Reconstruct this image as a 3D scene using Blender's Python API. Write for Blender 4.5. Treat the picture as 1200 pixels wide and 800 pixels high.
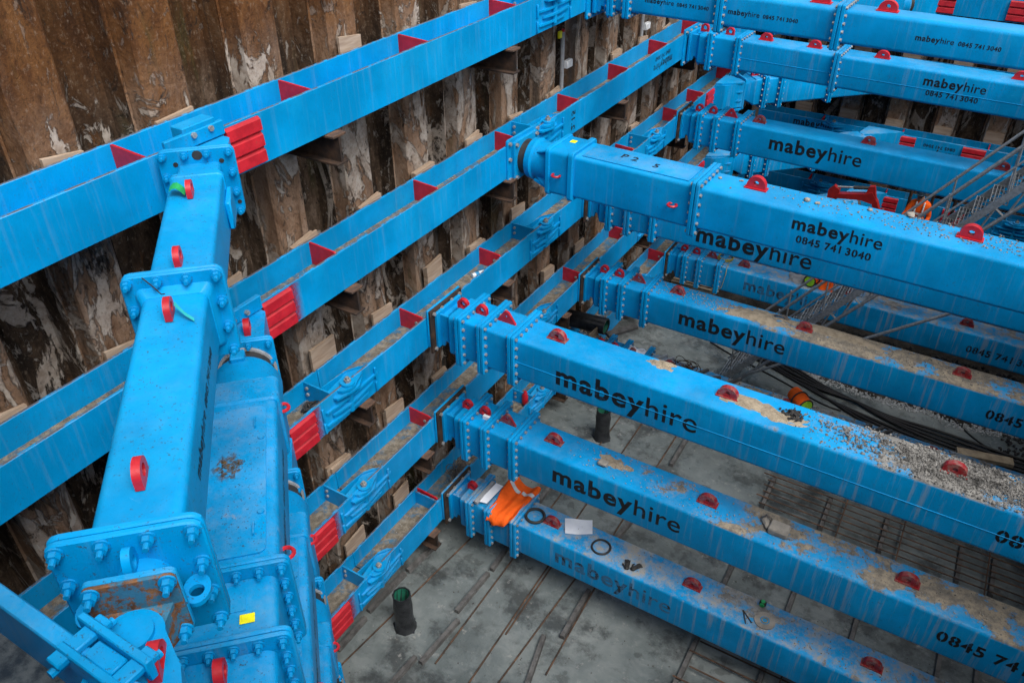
import bpy, bmesh, math, random
from mathutils import Matrix, Vector
random.seed(7)
S = 0.6            # metres per survey unit
FZ = -18.5         # pit floor in survey units (camera = 0)
sc = bpy.context.scene
COL = sc.collection
for o in list(bpy.data.objects): bpy.data.objects.remove(o)
# ---------------------------------------------------------------- camera, sky, sun, exposure
cam = bpy.data.cameras.new('camera'); camo = bpy.data.objects.new('camera', cam); COL.objects.link(camo)
cam.sensor_width = 36; cam.lens = 36*965.18/1200; cam.clip_start = .05; cam.clip_end = 2000
camo.location = (0, 0, -FZ*S)
camo.matrix_world = Matrix.Translation(camo.location) @ Matrix.Rotation(0.548295, 4, 'Z') @ Matrix.Rotation(math.pi/2-0.61582, 4, 'X') @ Matrix.Rotation(-0.004746, 4, 'Z')
sc.camera = camo
SUN_EL, SUN_AZ = math.radians(57), math.radians(114)      # azimuth clockwise from +Y
w = bpy.data.worlds.new('World'); sc.world = w; w.use_nodes = True
wn = w.node_tree.nodes; wl = w.node_tree.links
sky = wn.new('ShaderNodeTexSky'); sky.sky_type = 'NISHITA'; sky.sun_disc = False
sky.sun_elevation = SUN_EL; sky.sun_rotation = SUN_AZ; sky.air_density = 1.0; sky.dust_density = 4.0; sky.ozone_density = 1.0
hs = wn.new('ShaderNodeHueSaturation'); hs.inputs['Saturation'].default_value = .12
wl.new(sky.outputs[0], hs.inputs['Color']); wl.new(hs.outputs[0], wn['Background'].inputs[0])
wn['Background'].inputs[1].default_value = 0.14
sun = bpy.data.lights.new('sun', 'SUN'); sun.energy = 2.0; sun.angle = math.radians(36); sun.color = (1, .97, .93)
suno = bpy.data.objects.new('sun', sun); COL.objects.link(suno)
sd = Vector((math.sin(SUN_AZ)*math.cos(SUN_EL), math.cos(SUN_AZ)*math.cos(SUN_EL), math.sin(SUN_EL)))
suno.rotation_euler = sd.to_track_quat('Z', 'Y').to_euler(); suno.location = (0, 0, 40)
vs = sc.view_settings; vs.view_transform = 'Standard'; vs.look = 'None'; vs.exposure = 0.55; vs.gamma = 1
sc.render.engine = 'CYCLES'
sc.cycles.max_bounces = 6; sc.cycles.diffuse_bounces = 4
sc.render.resolution_x = 1024; sc.render.resolution_y = 682

# ---------------------------------------------------------------- materials
class NT:
    def __init__(s, name, rough=.5, metal=0, spec=.5):
        m = bpy.data.materials.new(name); m.use_nodes = True; s.m = m; s.n = m.node_tree.nodes; s.l = m.node_tree.links
        s.b = s.n['Principled BSDF']; s.b.inputs['Roughness'].default_value = rough; s.b.inputs['Metallic'].default_value = metal
        s.b.inputs['Specular IOR Level'].default_value = spec
        s.tc = s.n.new('ShaderNodeTexCoord'); s.co = s.tc.outputs['Object']
    def L(s, a, b): s.l.new(a, b)
    def mapp(s, sx, sy, sz, off=(0, 0, 0)):
        m = s.n.new('ShaderNodeMapping'); m.inputs['Scale'].default_value = (sx, sy, sz); m.inputs['Location'].default_value = off
        s.L(s.co, m.inputs[0]); return m.outputs[0]
    def noise(s, scale, detail=4, rough=.6, co=None, dist=0):
        t = s.n.new('ShaderNodeTexNoise'); t.inputs['Scale'].default_value = scale; t.inputs['Detail'].default_value = detail
        t.inputs['Roughness'].default_value = rough; t.inputs['Distortion'].default_value = dist
        s.L(co or s.co, t.inputs['Vector']); return t.outputs[0]
    def vor(s, scale, co=None, feat='F1'):
        t = s.n.new('ShaderNodeTexVoronoi'); t.feature = feat; t.inputs['Scale'].default_value = scale; s.L(co or s.co, t.inputs['Vector']); return t.outputs['Distance']
    def mr(s, v, a, b, c=0, d=1, smooth=True):
        t = s.n.new('ShaderNodeMapRange'); t.clamp = True
        if smooth: t.interpolation_type = 'SMOOTHSTEP'
        s.L(v, t.inputs[0]); t.inputs[1].default_value = a; t.inputs[2].default_value = b; t.inputs[3].default_value = c; t.inputs[4].default_value = d
        return t.outputs[0]
    def math(s, op, a, b=None):
        t = s.n.new('ShaderNodeMath'); t.operation = op; t.use_clamp = op in ('MULTIPLY', 'ADD')
        for i, v in enumerate((a, b)):
            if v is None: continue
            if isinstance(v, (int, float)): t.inputs[i].default_value = v
            else: s.L(v, t.inputs[i])
        return t.outputs[0]
    def mix(s, f, a, b):
        t = s.n.new('ShaderNodeMix'); t.data_type = 'RGBA'
        for i, v in ((0, f), (6, a), (7, b)):
            if isinstance(v, (int, float)): t.inputs[i].default_value = v
            elif isinstance(v, tuple): t.inputs[i].default_value = (*v, 1)
            else: s.L(v, t.inputs[i])
        return t.outputs[2]
    def ramp(s, v, stops):
        t = s.n.new('ShaderNodeValToRGB'); e = t.color_ramp.elements
        while len(e) < len(stops): e.new(.5)
        for q, (p, c) in zip(e, stops): q.position = p; q.color = (*c, 1)
        s.L(v, t.inputs[0]); return t.outputs[0]
    def sep(s, v):
        t = s.n.new('ShaderNodeSeparateXYZ'); s.L(v, t.inputs[0]); return t.outputs
    def nz(s):
        g = s.n.new('ShaderNodeNewGeometry'); return s.sep(g.outputs['Normal'])[2]
    def col(s, c):
        if isinstance(c, tuple): s.b.inputs['Base Color'].default_value = (*c, 1)
        else: s.L(c, s.b.inputs['Base Color'])
    def bump(s, h, st=.3, dist=.02):
        t = s.n.new('ShaderNodeBump'); t.inputs['Strength'].default_value = st; t.inputs['Distance'].default_value = dist
        s.L(h, t.inputs['Height']); s.L(t.outputs[0], s.b.inputs['Normal'])

BLUE = (0.0003, 0.272, 0.605)
def paint(name, dust=.3, mud=0., mx=(0, 1), base=BLUE, side=.15, speck=.3, off=0, fleck=.5, edge=0., mudcol=((.16, .145, .125), (.34, .285, .21))):
    """blue gloss paint; dust and dried mud lie on upward faces, run-off streaks on the sides. mx: object-x range where mud thickens"""
    t = NT(name, .45, 0, .14)
    n1 = t.noise(1.3, 5, .6, t.mapp(1, 1, 1, (off, off*.7, 0))); c = t.mix(t.mr(n1, .35, .7), tuple(v*.82 for v in base), tuple(min(1, v*1.10) for v in base))
    fade = t.noise(.7, 6, .7, t.mapp(1, 1, 1, (off, 7, off))); c = t.mix(t.math('MULTIPLY', t.mr(fade, .52, .66), .35), c, (.006, .33, .64))
    scr = t.noise(7, 6, .7, t.mapp(.7, 7, 7, (off, 0, 2))); scr2 = t.noise(7, 6, .7, t.mapp(7, .7, 6, (2, off, 0))); sm_ = t.math('MULTIPLY', t.math('ADD', t.mr(scr, .67, .71), t.mr(scr2, .68, .72)), t.mr(t.noise(1.1, 4, .6), .42, .6)); c = t.mix(t.math('MULTIPLY', sm_, .35), c, (.16, .42, .60))
    up = t.mr(t.nz(), .45, .85)
    # scratches and chips
    nch = t.noise(14, 6, .7, t.mapp(1, 1, 1.4, (off*2, 3, 0))); chip = t.mr(nch, .70, .73)
    c = t.mix(t.math('MULTIPLY', chip, .55), c, (.055, .04, .03))
    # side run-off streaks
    st = t.noise(5, 5, .65, t.mapp(3.2, 3.2, .16, (off, 0, off))); stm = t.math('MULTIPLY', t.mr(st, .5, .78), t.math('SUBTRACT', 1, up))
    if mud > 0: stm = t.math('MULTIPLY', stm, t.mr(t.sep(t.co)[0], mx[0], mx[1]+1, .35, 2.2))
    c = t.mix(t.math('MULTIPLY', stm, side), c, (.34, .33, .30))
    # dust film on top
    nd = t.noise(2.2, 8, .72, t.mapp(1, 1, 1, (off*3, off, 1))); nd2 = t.noise(9, 8, .75, t.mapp(1, 1, 1, (off, 0, 4)))
    d = t.math('ADD', t.mr(nd, .40, .75), t.math('MULTIPLY', t.mr(nd2, .45, .7), .5))
    dm = t.math('MULTIPLY', t.math('MULTIPLY', d, up), dust)
    c = t.mix(dm, c, (.33, .32, .29))
    vs_ = t.vor(26, t.mapp(1, 1, 1, (off, 0, 0))); spm = t.math('MULTIPLY', t.math('MULTIPLY', t.mr(vs_, .10, .17, 1, 0), t.mr(t.noise(3, 3), .42, .62)), t.math('MULTIPLY', up, speck))
    c = t.mix(spm, c, (.07, .06, .05))
    fl_ = t.math('MULTIPLY', t.mr(t.noise(48, 5, .72, t.mapp(1, 1, 1, (off, 1, 2))), .60, .64), t.mr(t.noise(2.0, 5, .65, t.mapp(1, 1, 1, (2, off, 5))), .34, .58))
    c = t.mix(t.math('MULTIPLY', fl_, fleck), c, (.04, .05, .05))
    if edge > 0:
        en = t.math('MULTIPLY', t.mr(t.noise(5, 8, .75, t.mapp(1, 1, .2, (off, 4, 0))), .42, .52), t.mr(t.nz(), .6, .8)); c = t.mix(t.math('MULTIPLY', en, edge), c, (.115, .082, .055))
    rough = t.math('ADD', .36, t.math('MULTIPLY', dm, .5))
    if mud > 0:
        x = t.sep(t.co)[0]; gx = t.mr(x, mx[0], mx[1])
        nm = t.noise(1.6, 9, .68, t.mapp(1, 1.2, 1, (off*1.7, 2, 0)))
        edge = t.math('SUBTRACT', .74, t.math('MULTIPLY', gx, .34*mud))
        v = t.math('SUBTRACT', nm, edge); nup = t.mr(t.nz(), .15, .6); mm = t.math('MULTIPLY', t.mr(v, .01, .05), nup)
        halo = t.math('MULTIPLY', t.math('MULTIPLY', t.mr(v, -.09, .04), nup), t.mr(t.noise(16, 7, .75), .42, .62)); c = t.mix(t.math('MULTIPLY', halo, .6), c, (.29, .275, .25))
        lip = t.math('MULTIPLY', t.mr(v, -.03, .01), t.mr(t.noise(34, 5, .7), .52, .6)); c = t.mix(t.math('MULTIPLY', t.math('MULTIPLY', lip, nup), .7), c, (.22, .19, .15))
        mc = t.mix(t.mr(t.noise(7, 6, .7), .35, .65), mudcol[0], mudcol[1]); mc = t.mix(t.math('MULTIPLY', t.mr(t.noise(40, 5, .75), .55, .63), .5), mc, (.05, .045, .04))
        c = t.mix(mm, c, mc); rough = t.math('ADD', rough, t.math('MULTIPLY', mm, .5))
        hb = t.math('ADD', t.math('MULTIPLY', mm, .6), t.math('MULTIPLY', t.noise(30, 5, .7), t.math('ADD', .12, t.math('MULTIPLY', mm, .4))))
        t.bump(hb, .5, .02)
    else:
        t.bump(t.noise(55, 4, .6), .10, .01)
    t.col(c); t.L(rough, t.b.inputs['Roughness']); return t.m

def simple(name, c1, c2=None, scale=8, rough=.6, metal=0, bump=.2, dist=.01, spec=.4):
    t = NT(name, rough, metal, spec); n = t.noise(scale, 6, .65)
    t.col(t.mix(t.mr(n, .35, .68), c1, c2 or tuple(v*.7 for v in c1)))
    if bump: t.bump(t.noise(scale*4, 5, .6), bump, dist)
    return t.m

def red_paint(name='red_paint', k=1., dust=0.):
    t = NT(name, .45); n = t.noise(6, 6, .7); c = t.mix(t.mr(n, .3, .7), (.34*k, .006*k, .014*k), (.54*k, .014*k, .026*k))
    c = t.mix(t.math('MULTIPLY', t.mr(t.noise(15, 7, .75), .60, .68), .6), c, (.20, .09, .06))
    if dust: c = t.mix(t.math('MULTIPLY', t.mr(t.noise(11, 8, .75), .44, .62), dust), c, (.24, .20, .17))
    t.col(c); t.bump(t.noise(50, 4), .12, .01); return t.m

def overspray():
    t = NT('red_overspray', .5); t.col((.40, .012, .022)); u = t.sep(t.tc.outputs['Generated'])[1]
    a = t.math('MULTIPLY', t.mr(u, 1, 0), t.mr(t.noise(30, 4, .7), .2, .7)); t.L(t.math('MULTIPLY', a, .75), t.b.inputs['Alpha']); return t.m

def rust(name, dark=1.):
    t = NT(name, .8); n = t.noise(5, 8, .7); c = t.ramp(n, [(.3, (.02*dark, .014*dark, .011*dark)), (.48, (.075*dark, .042*dark, .026*dark)), (.62, (.17*dark, .085*dark, .045*dark)), (.8, (.27*dark, .17*dark, .10*dark))])
    t.col(c); t.bump(t.noise(40, 6, .7), .35, .01); return t.m

def rust_blue():
    t = NT('rusted_paint', .7, 0, .3); n = t.noise(9, 9, .75); r = t.ramp(t.noise(14, 7, .7), [(.3, (.05, .028, .018)), (.5, (.15, .07, .032)), (.7, (.27, .13, .055))])
    t.col(t.mix(t.mr(n, .46, .54), r, (.03, .15, .25))); t.bump(t.noise(40, 6, .7), .4, .01); return t.m

def pile_mat(name, crest):
    """weathered sheet piling: rust, dark scale, dried pale clay in flaky patches, vertical runs"""
    t = NT(name, .85, 0, .2); co = t.co
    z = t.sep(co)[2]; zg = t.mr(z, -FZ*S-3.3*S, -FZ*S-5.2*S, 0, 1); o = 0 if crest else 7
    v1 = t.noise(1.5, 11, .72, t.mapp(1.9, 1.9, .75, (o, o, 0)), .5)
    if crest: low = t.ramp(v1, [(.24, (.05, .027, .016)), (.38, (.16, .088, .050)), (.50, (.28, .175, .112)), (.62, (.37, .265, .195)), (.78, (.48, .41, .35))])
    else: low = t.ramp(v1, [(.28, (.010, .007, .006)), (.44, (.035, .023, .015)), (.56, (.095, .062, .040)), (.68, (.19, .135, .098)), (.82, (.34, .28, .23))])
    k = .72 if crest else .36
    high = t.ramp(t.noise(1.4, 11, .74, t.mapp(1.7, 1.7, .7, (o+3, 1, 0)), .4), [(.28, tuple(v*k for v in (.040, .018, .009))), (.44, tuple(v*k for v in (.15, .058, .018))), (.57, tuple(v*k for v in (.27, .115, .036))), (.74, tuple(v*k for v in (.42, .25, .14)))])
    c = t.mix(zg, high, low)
    org = t.noise(2.1, 8, .7, t.mapp(1.6, 1.6, .5, (5, 5, 5))); c = t.mix(t.math('MULTIPLY', t.mr(org, .56, .70), .6), c, (.22, .088, .024))
    gs = t.noise(1.2, 5, .55, t.mapp(2.2, 2.2, .06, (6, 2, o))); c = t.mix(t.math('MULTIPLY', t.mr(gs, .60, .70), .55), c, (.10, .115, .125))
    run = t.noise(2.0, 7, .65, t.mapp(2.4, 2.4, .22, (2, 8, 0)), .3); c = t.mix(t.math('MULTIPLY', t.mr(run, .54, .68), .7), c, (.013, .010, .008))
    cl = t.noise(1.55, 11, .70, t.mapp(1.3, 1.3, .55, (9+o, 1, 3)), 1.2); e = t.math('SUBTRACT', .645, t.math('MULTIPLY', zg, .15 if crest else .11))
    cm = t.mr(t.math('SUBTRACT', cl, e), 0, .03)
    cc = t.mix(t.mr(t.noise(5, 9, .78), .35, .65), (.25, .195, .155), (.47, .415, .36))
    c = t.mix(t.math('MULTIPLY', cm, .9), c, cc)
    cl2 = t.noise(4.6, 9, .74, t.mapp(1, 1, .5, (1, 4, 7+o)), .8); cm2 = t.mr(cl2, .585, .61); c = t.mix(t.math('MULTIPLY', cm2, t.math('ADD', .25, t.math('MULTIPLY', zg, .6))), c, (.42, .375, .33))
    dk = t.noise(3.1, 10, .75, t.mapp(1, 1, .6, (11, 4, o)), .9); c = t.mix(t.math('MULTIPLY', t.mr(dk, .57, .63), .85), c, (.018, .013, .010))
    al = t.noise(1.5, 5, .6, t.mapp(1.8, 1.8, .25, (3, 3, 3))); c = t.mix(t.math('MULTIPLY', t.mr(al, .62, .72), .45), c, (.045, .058, .018))
    pit = t.noise(22, 7, .75, t.mapp(1, 1, .8, (o, 3, 1))); c = t.mix(t.math('MULTIPLY', t.mr(pit, .54, .64), .45), c, (.02, .013, .009)); c = t.mix(t.math('MULTIPLY', t.mr(pit, .46, .36), .25), c, (.42, .33, .25))
    t.col(c)
    h = t.math('ADD', t.math('MULTIPLY', cm, .5), t.math('ADD', t.math('MULTIPLY', cm2, .3), t.math('ADD', t.math('MULTIPLY', cl, .6), t.math('MULTIPLY', t.noise(18, 8, .78), .35))))
    t.bump(h, 1., .07); return t.m

def concrete():
    t = NT('concrete', .75, 0, .35); n = t.noise(.5, 9, .68); c = t.ramp(n, [(.3, (.060, .070, .069)), (.5, (.126, .144, .142)), (.7, (.215, .232, .223))])  # slight cyan tint in the ramp stands in for blue bounced light
    c = t.mix(t.math('MULTIPLY', t.mr(t.noise(1.1, 9, .72, t.mapp(1, 1, 1, (4, 7, 0))), .48, .62), .8), c, (.035, .038, .038))
    c = t.mix(t.math('MULTIPLY', t.mr(t.noise(5, 8, .75), .58, .66), .5), c, (.32, .31, .29))
    c = t.mix(t.math('MULTIPLY', t.mr(t.noise(18, 7, .8), .64, .68), .7), c, (.035, .034, .033)); t.col(c)
    sw = t.noise(3.2, 6, .6, t.mapp(.9, 1.4, 1, (2, 2, 0)), .6); c = t.mix(t.math('MULTIPLY', t.mr(sw, .5, .64), .22), c, (.25, .265, .26)); fp = t.noise(2.6, 4, .5, t.mapp(1, 1, 1, (7, 1, 0)), .3); c = t.mix(t.math('MULTIPLY', t.mr(fp, .62, .66), .5), c, (.055, .058, .055)); t.col(c)
    r = t.mr(t.noise(.8, 6, .6, t.mapp(1, 1, 1, (9, 9, 0))), .42, .56, .22, .8); t.L(r, t.b.inputs['Roughness'])
    t.bump(t.noise(14, 8, .75), .35, .02); return t.m

def earth():
    t = NT('earth', .95, 0, .2); n = t.noise(2.2, 10, .75); c = t.ramp(n, [(.3, (.018, .016, .014)), (.5, (.05, .045, .038)), (.7, (.13, .115, .095))])
    t.col(c); t.bump(t.noise(6, 10, .8), 1., .15); return t.m

def sandy_web():
    """waling web: blue paint under drifted sand and grit"""
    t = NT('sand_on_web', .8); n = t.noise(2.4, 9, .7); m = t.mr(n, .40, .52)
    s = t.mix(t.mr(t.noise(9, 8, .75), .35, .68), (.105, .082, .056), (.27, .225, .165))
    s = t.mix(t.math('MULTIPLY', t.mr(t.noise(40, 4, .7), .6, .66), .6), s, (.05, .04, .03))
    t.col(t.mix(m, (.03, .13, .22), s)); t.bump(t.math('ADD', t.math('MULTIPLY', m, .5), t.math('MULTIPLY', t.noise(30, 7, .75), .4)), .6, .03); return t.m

def ply():
    t = NT('plywood', .7); n = t.noise(2.5, 6, .6, t.mapp(1, 1, 9)); c = t.ramp(n, [(.25, (.26, .175, .12)), (.5, (.38, .28, .20)), (.75, (.49, .385, .295))])
    c = t.mix(t.math('MULTIPLY', t.mr(t.noise(2, 8, .7), .55, .68), .5), c, (.10, .07, .05)); t.col(c); t.bump(t.noise(30, 4), .15, .01); return t.m

def letter(name, wear):
    t = NT(name, .5); n = t.noise(9, 8, .75); t.col(t.mix(t.math('MULTIPLY', t.mr(n, .60-wear*.22, .66-wear*.15), .25+.7*wear), (.006, .007, .009), (.03, .16, .32))); return t.m

def moss():
    t = NT('moss_stain', .95, 0, .1); n = t.noise(16, 8, .75); t.col(t.mix(t.mr(n, .4, .62), (.07, .05, .02), (.20, .12, .045)))
    g = t.sep(t.tc.outputs['Generated']); dx = t.math('SUBTRACT', g[0], .5); dy = t.math('SUBTRACT', g[1], .5); v = t.n.new('ShaderNodeVectorMath'); v.operation = 'LENGTH'; cb = t.n.new('ShaderNodeCombineXYZ'); t.L(dx, cb.inputs[0]); t.L(dy, cb.inputs[1]); t.L(cb.outputs[0], v.inputs[0])
    a = t.math('MULTIPLY', t.mr(v.outputs['Value'], .48, .12), t.mr(t.noise(22, 7, .75), .40, .62)); t.L(t.math('MULTIPLY', a, .75), t.b.inputs['Alpha']); t.bump(n, .4, .01); return t.m

def cloth(name, c, rough=.8):
    t = NT(name, rough, 0, .2); n = t.noise(7, 5, .6); t.col(t.mix(t.mr(n, .3, .7), tuple(v*.8 for v in c), c)); t.bump(t.noise(9, 4, .6), .6, .03); return t.m

def mesh_metal():
    t = NT('galvanised', .5, .6, .5); n = t.noise(20, 5, .7); t.col(t.mix(t.mr(n, .35, .65), (.24, .25, .255), (.38, .39, .40))); return t.m

M = dict(
    clean=paint('paint_clean', .05, side=.06, speck=.10, fleck=.75), used=paint('paint_used', .20, side=.22, speck=.45, off=3, fleck=.9),
    tide=paint('paint_dusty', .08, .50, (4., 12.), side=.25, speck=.5, off=6), muda=paint('paint_gritty', .08, .85, (3.2, 6.5), side=.34, speck=.7, off=1.3, mudcol=((.13, .125, .12), (.29, .28, .26))),
    mudb=paint('paint_muddy', .12, .80, (1.5, 5.5), side=.30, speck=.5, off=8.1), mudp=paint('paint_sandy', .14, .95, (1.2, 5.0), side=.30, speck=.4, off=11.3),
    mudc=paint('paint_grimy', 1.35, .55, (-1., 6.), side=.42, speck=.6, off=4.4, mudcol=((.17, .165, .155), (.33, .32, .30))), dark=paint('paint_dust_streaked', .5, side=.3, speck=.5, off=2.2),  # dark: same base blue as clean, with more dust and run-off streaks
    wal=paint('paint_waling', .10, side=.10, speck=.2, off=5.2, fleck=.5, edge=.85), wald=paint('paint_waling_low', .3, side=.25, speck=.3, off=7.7, fleck=.7, edge=.85), nearw=paint('paint_trodden', .08, .22, (-6, -2), side=.05, speck=1., off=3.3, fleck=1., edge=.6),
    lid=paint('paint_lid', .22, .22, (-1, 3), side=.1, speck=1.6, off=9.5, fleck=1.),
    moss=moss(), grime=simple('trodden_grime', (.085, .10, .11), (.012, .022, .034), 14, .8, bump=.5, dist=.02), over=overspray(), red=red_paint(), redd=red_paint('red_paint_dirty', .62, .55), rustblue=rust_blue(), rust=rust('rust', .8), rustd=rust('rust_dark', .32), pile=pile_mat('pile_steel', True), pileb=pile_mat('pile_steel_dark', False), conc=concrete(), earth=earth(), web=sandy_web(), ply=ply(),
    black=letter('black_stencil', .15), faded=letter('black_stencil_faded', .95), worn=letter('black_stencil_worn', .5),
    steel=simple('bolt_steel', (.42, .43, .42), (.26, .25, .24), 20, .45, .5), rubber=simple('rubber', (.035, .032, .03), (.02, .02, .02), 10, .6),
    orange=cloth('hi_vis_orange', (.95, .13, .012)), lime=cloth('hi_vis_lime', (.36, .75, .04)), silver=simple('reflective_tape', (.62, .66, .68), rough=.35),
    paper=simple('paper', (.78, .80, .84), (.68, .70, .76), 5, .7, bump=.1), green=simple('green_plastic', (.02, .42, .12), rough=.4), yellow=simple('yellow_sticker', (.85, .80, .01), rough=.5, bump=0),
    wood=simple('weathered_timber', (.12, .115, .11), (.055, .052, .05), 7, .8, bump=.4), pallet=simple('pallet_timber', (.42, .33, .22), (.24, .18, .12), 6, .8, bump=.3),
    rebar=rust('rebar', .75), pipe=simple('black_plastic', (.010, .011, .013), (.03, .032, .035), 9, .35, bump=.5), pipein=simple('pipe_lining', (.02, .16, .10), rough=.5),
    grey=simple('grey_plastic', (.35, .36, .37), rough=.5), white=simple('white_plastic', (.75, .77, .78), rough=.4), galv=mesh_metal(), hose=simple('hose', (.012, .011, .011), rough=.5),
    stone=simple('stone', (.33, .30, .26), (.16, .15, .135), 3, .85, bump=.5), gravel=simple('gravel', (.26, .25, .235), (.06, .058, .055), 11, .85, bump=.3), darkgravel=simple('dark_gravel', (.045, .043, .042), (.015, .015, .015), 8, .9, bump=.3),
    mortar=simple('mortar', (.36, .37, .37), (.25, .26, .26), 5, .9, bump=.5), sand=simple('sand', (.36, .30, .22), (.24, .195, .14), 9, .95, bump=.7, dist=.03), digger=simple('digger_red', (.33, .015, .012), (.22, .012, .012), 6, .4, bump=.05), glass=simple('cab_glass', (.01, .012, .014), rough=.1, bump=0),
    skin=simple('skin', (.42, .24, .17), rough=.6, bump=0), helmet=simple('dark_helmet', (.018, .035, .05), rough=.35, bump=0), trousers=simple('dark_trousers', (.02, .022, .03), rough=.85), wire=simple('wire', (.20, .18, .16), (.10, .08, .07), 20, .5, .4),
    cyan=simple('teal_tag', (.03, .50, .50), rough=.5, bump=0), yhose=simple('yellow_hose', (.42, .34, .06), rough=.5, bump=0), bag=cloth('grey_sheet', (.32, .33, .34)), gold=simple('gold_hub', (.35, .25, .06), rough=.4), label=simple('blue_label', (.02, .25, .5), rough=.5, bump=0),
    ground=simple('made_ground', (.22, .19, .15), (.12, .10, .08), 1.5, .95, bump=.6, dist=.05))

# ---------------------------------------------------------------- mesh builder (survey units in, metres out)
def W(x, y, z): return Vector((x*S, y*S, (z-FZ)*S))
class MB:
    def __init__(s, Mx=None): s.v = []; s.f = []; s.M = Mx
    def add(s, vs_, fs):
        b = len(s.v)
        for p in vs_:
            p = Vector(p)
            if s.M is not None: p = s.M @ p
            s.v.append(p)
        s.f += [tuple(b+i for i in f) for f in fs]
    def box(s, x0, x1, y0, y1, z0, z1, c=0):
        lo = (min(x0, x1), min(y0, y1), min(z0, z1)); hi = (max(x0, x1), max(y0, y1), max(z0, z1))
        if c <= 0:
            s.add([(hi[0] if i & 1 else lo[0], hi[1] if i & 2 else lo[1], hi[2] if i & 4 else lo[2]) for i in range(8)],
                  [(0, 2, 3, 1), (4, 5, 7, 6), (0, 1, 5, 4), (2, 6, 7, 3), (0, 4, 6, 2), (1, 3, 7, 5)]); return
        V = []
        for i in range(8):
            sg = [(i >> k) & 1 for k in range(3)]
            for k in range(3):
                V.append([(hi[a] if sg[a] else lo[a]) - (0 if a == k else (c if sg[a] else -c)) for a in range(3)])
        F = []
        for k in range(3):
            a, b = [q for q in range(3) if q != k]
            for sgn in (0, 1):
                F.append([((sgn << k) | (p << a) | (q << b))*3+k for p, q in ((0, 0), (1, 0), (1, 1), (0, 1))])
            for p in (0, 1):
                for q in (0, 1):
                    e0 = (p << a) | (q << b); e1 = e0 | (1 << k)
                    F.append([e0*3+a, e1*3+a, e1*3+b, e0*3+b])
        for i in range(8): F.append([i*3, i*3+1, i*3+2])
        s.add(V, F)
    def prism(s, poly, ax, a0, a1):
        n = len(poly)
        def P(p, a): return (a, p[0], p[1]) if ax == 'x' else ((p[0], a, p[1]) if ax == 'y' else (p[0], p[1], a))
        s.add([P(p, a0) for p in poly]+[P(p, a1) for p in poly], [tuple(range(n)), tuple(range(n, 2*n))]+[(i, (i+1) % n, n+(i+1) % n, n+i) for i in range(n)])
    def loft(s, rings, caps=True):
        n = len(rings[0]); V = [p for r in rings for p in r]; F = []
        for k in range(len(rings)-1):
            for i in range(n): F.append((k*n+i, k*n+(i+1) % n, (k+1)*n+(i+1) % n, (k+1)*n+i))
        if caps: F += [tuple(range(n)), tuple((len(rings)-1)*n+i for i in range(n))]
        s.add(V, F)
    def rrect(s, y0, y1, z0, z1, r, seg=3):
        out = []
        for cy, cz, a in ((y1-r, z1-r, 0), (y0+r, z1-r, 90), (y0+r, z0+r, 180), (y1-r, z0+r, 270)):
            for k in range(seg+1):
                t = math.radians(a+90*k/seg); out.append((cy+r*math.cos(t), cz+r*math.sin(t)))
        return out
    def rprism(s, x0, x1, y0, y1, z0, z1, r, seg=3, e=0):
        if e:
            R = []
            for x, d in ((x0, e), (x0+e, 0), (x1-e, 0), (x1, e)): R.append([(x, y, z) for y, z in s.rrect(y0+d, y1-d, z0+d, z1-d, max(r-d, .005), seg)])
            s.loft(R)
        else: s.prism(s.rrect(y0, y1, z0, z1, r, seg), 'x', x0, x1)
    def cyl(s, p0, p1, r0, r1=None, n=12):
        r1 = r0 if r1 is None else r1; p0 = Vector(p0); p1 = Vector(p1); d = (p1-p0).normalized()
        a = d.orthogonal().normalized(); b = d.cross(a)
        s.loft([[p0+(a*math.cos(2*math.pi*i/n)+b*math.sin(2*math.pi*i/n))*r0 for i in range(n)], [p1+(a*math.cos(2*math.pi*i/n)+b*math.sin(2*math.pi*i/n))*r1 for i in range(n)]])
    def tube(s, pts, r, n=6, closed=False):
        pts = [Vector(p) for p in pts]; m = len(pts); R = []; a = None
        for i in range(m):
            if closed: d = pts[(i+1) % m]-pts[i-1]
            else: d = pts[min(i+1, m-1)]-pts[max(i-1, 0)]
            d.normalize()
            a = d.orthogonal().normalized() if a is None else (a-d*a.dot(d)).normalized()
            b = d.cross(a); R.append([pts[i]+(a*math.cos(2*math.pi*k/n)+b*math.sin(2*math.pi*k/n))*r for k in range(n)])
        if closed:
            n_ = n; V = [p for q in R for p in q]; F = []
            for k in range(m):
                for i in range(n_): F.append((k*n_+i, k*n_+(i+1) % n_, ((k+1) % m)*n_+(i+1) % n_, ((k+1) % m)*n_+i))
            s.add(V, F)
        else: s.loft(R)
    def ring(s, c, R, r, n=24, k=6, ax='z'):
        pts = []
        for i in range(n):
            t = 2*math.pi*i/n; u, v = R*math.cos(t), R*math.sin(t)
            pts.append((c[0]+u, c[1]+v, c[2]) if ax == 'z' else ((c[0], c[1]+u, c[2]+v) if ax == 'x' else (c[0]+u, c[1], c[2]+v)))
        s.tube(pts, r, k, True)
    def eye(s, outer, hc, hr, ax, a0, a1):
        """plate of outline 'outer' with a round hole"""
        n = len(outer); cx, cz = hc
        inn = []
        for p in outer:
            d = math.atan2(p[1]-cz, p[0]-cx); inn.append((cx+hr*math.cos(d), cz+hr*math.sin(d)))
        def P(p, a): return (a, p[0], p[1]) if ax == 'x' else ((p[0], a, p[1]) if ax == 'y' else (p[0], p[1], a))
        V = [P(p, a) for a in (a0, a1) for p in list(outer)+inn]; F = []
        for i in range(n):
            j = (i+1) % n; A, B = 0, 2*n
            F += [(A+i, A+j, A+n+j, A+n+i), (B+i, B+n+i, B+n+j, B+j), (A+i, B+i, B+j, A+j), (A+n+i, A+n+j, B+n+j, B+n+i)]
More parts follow.
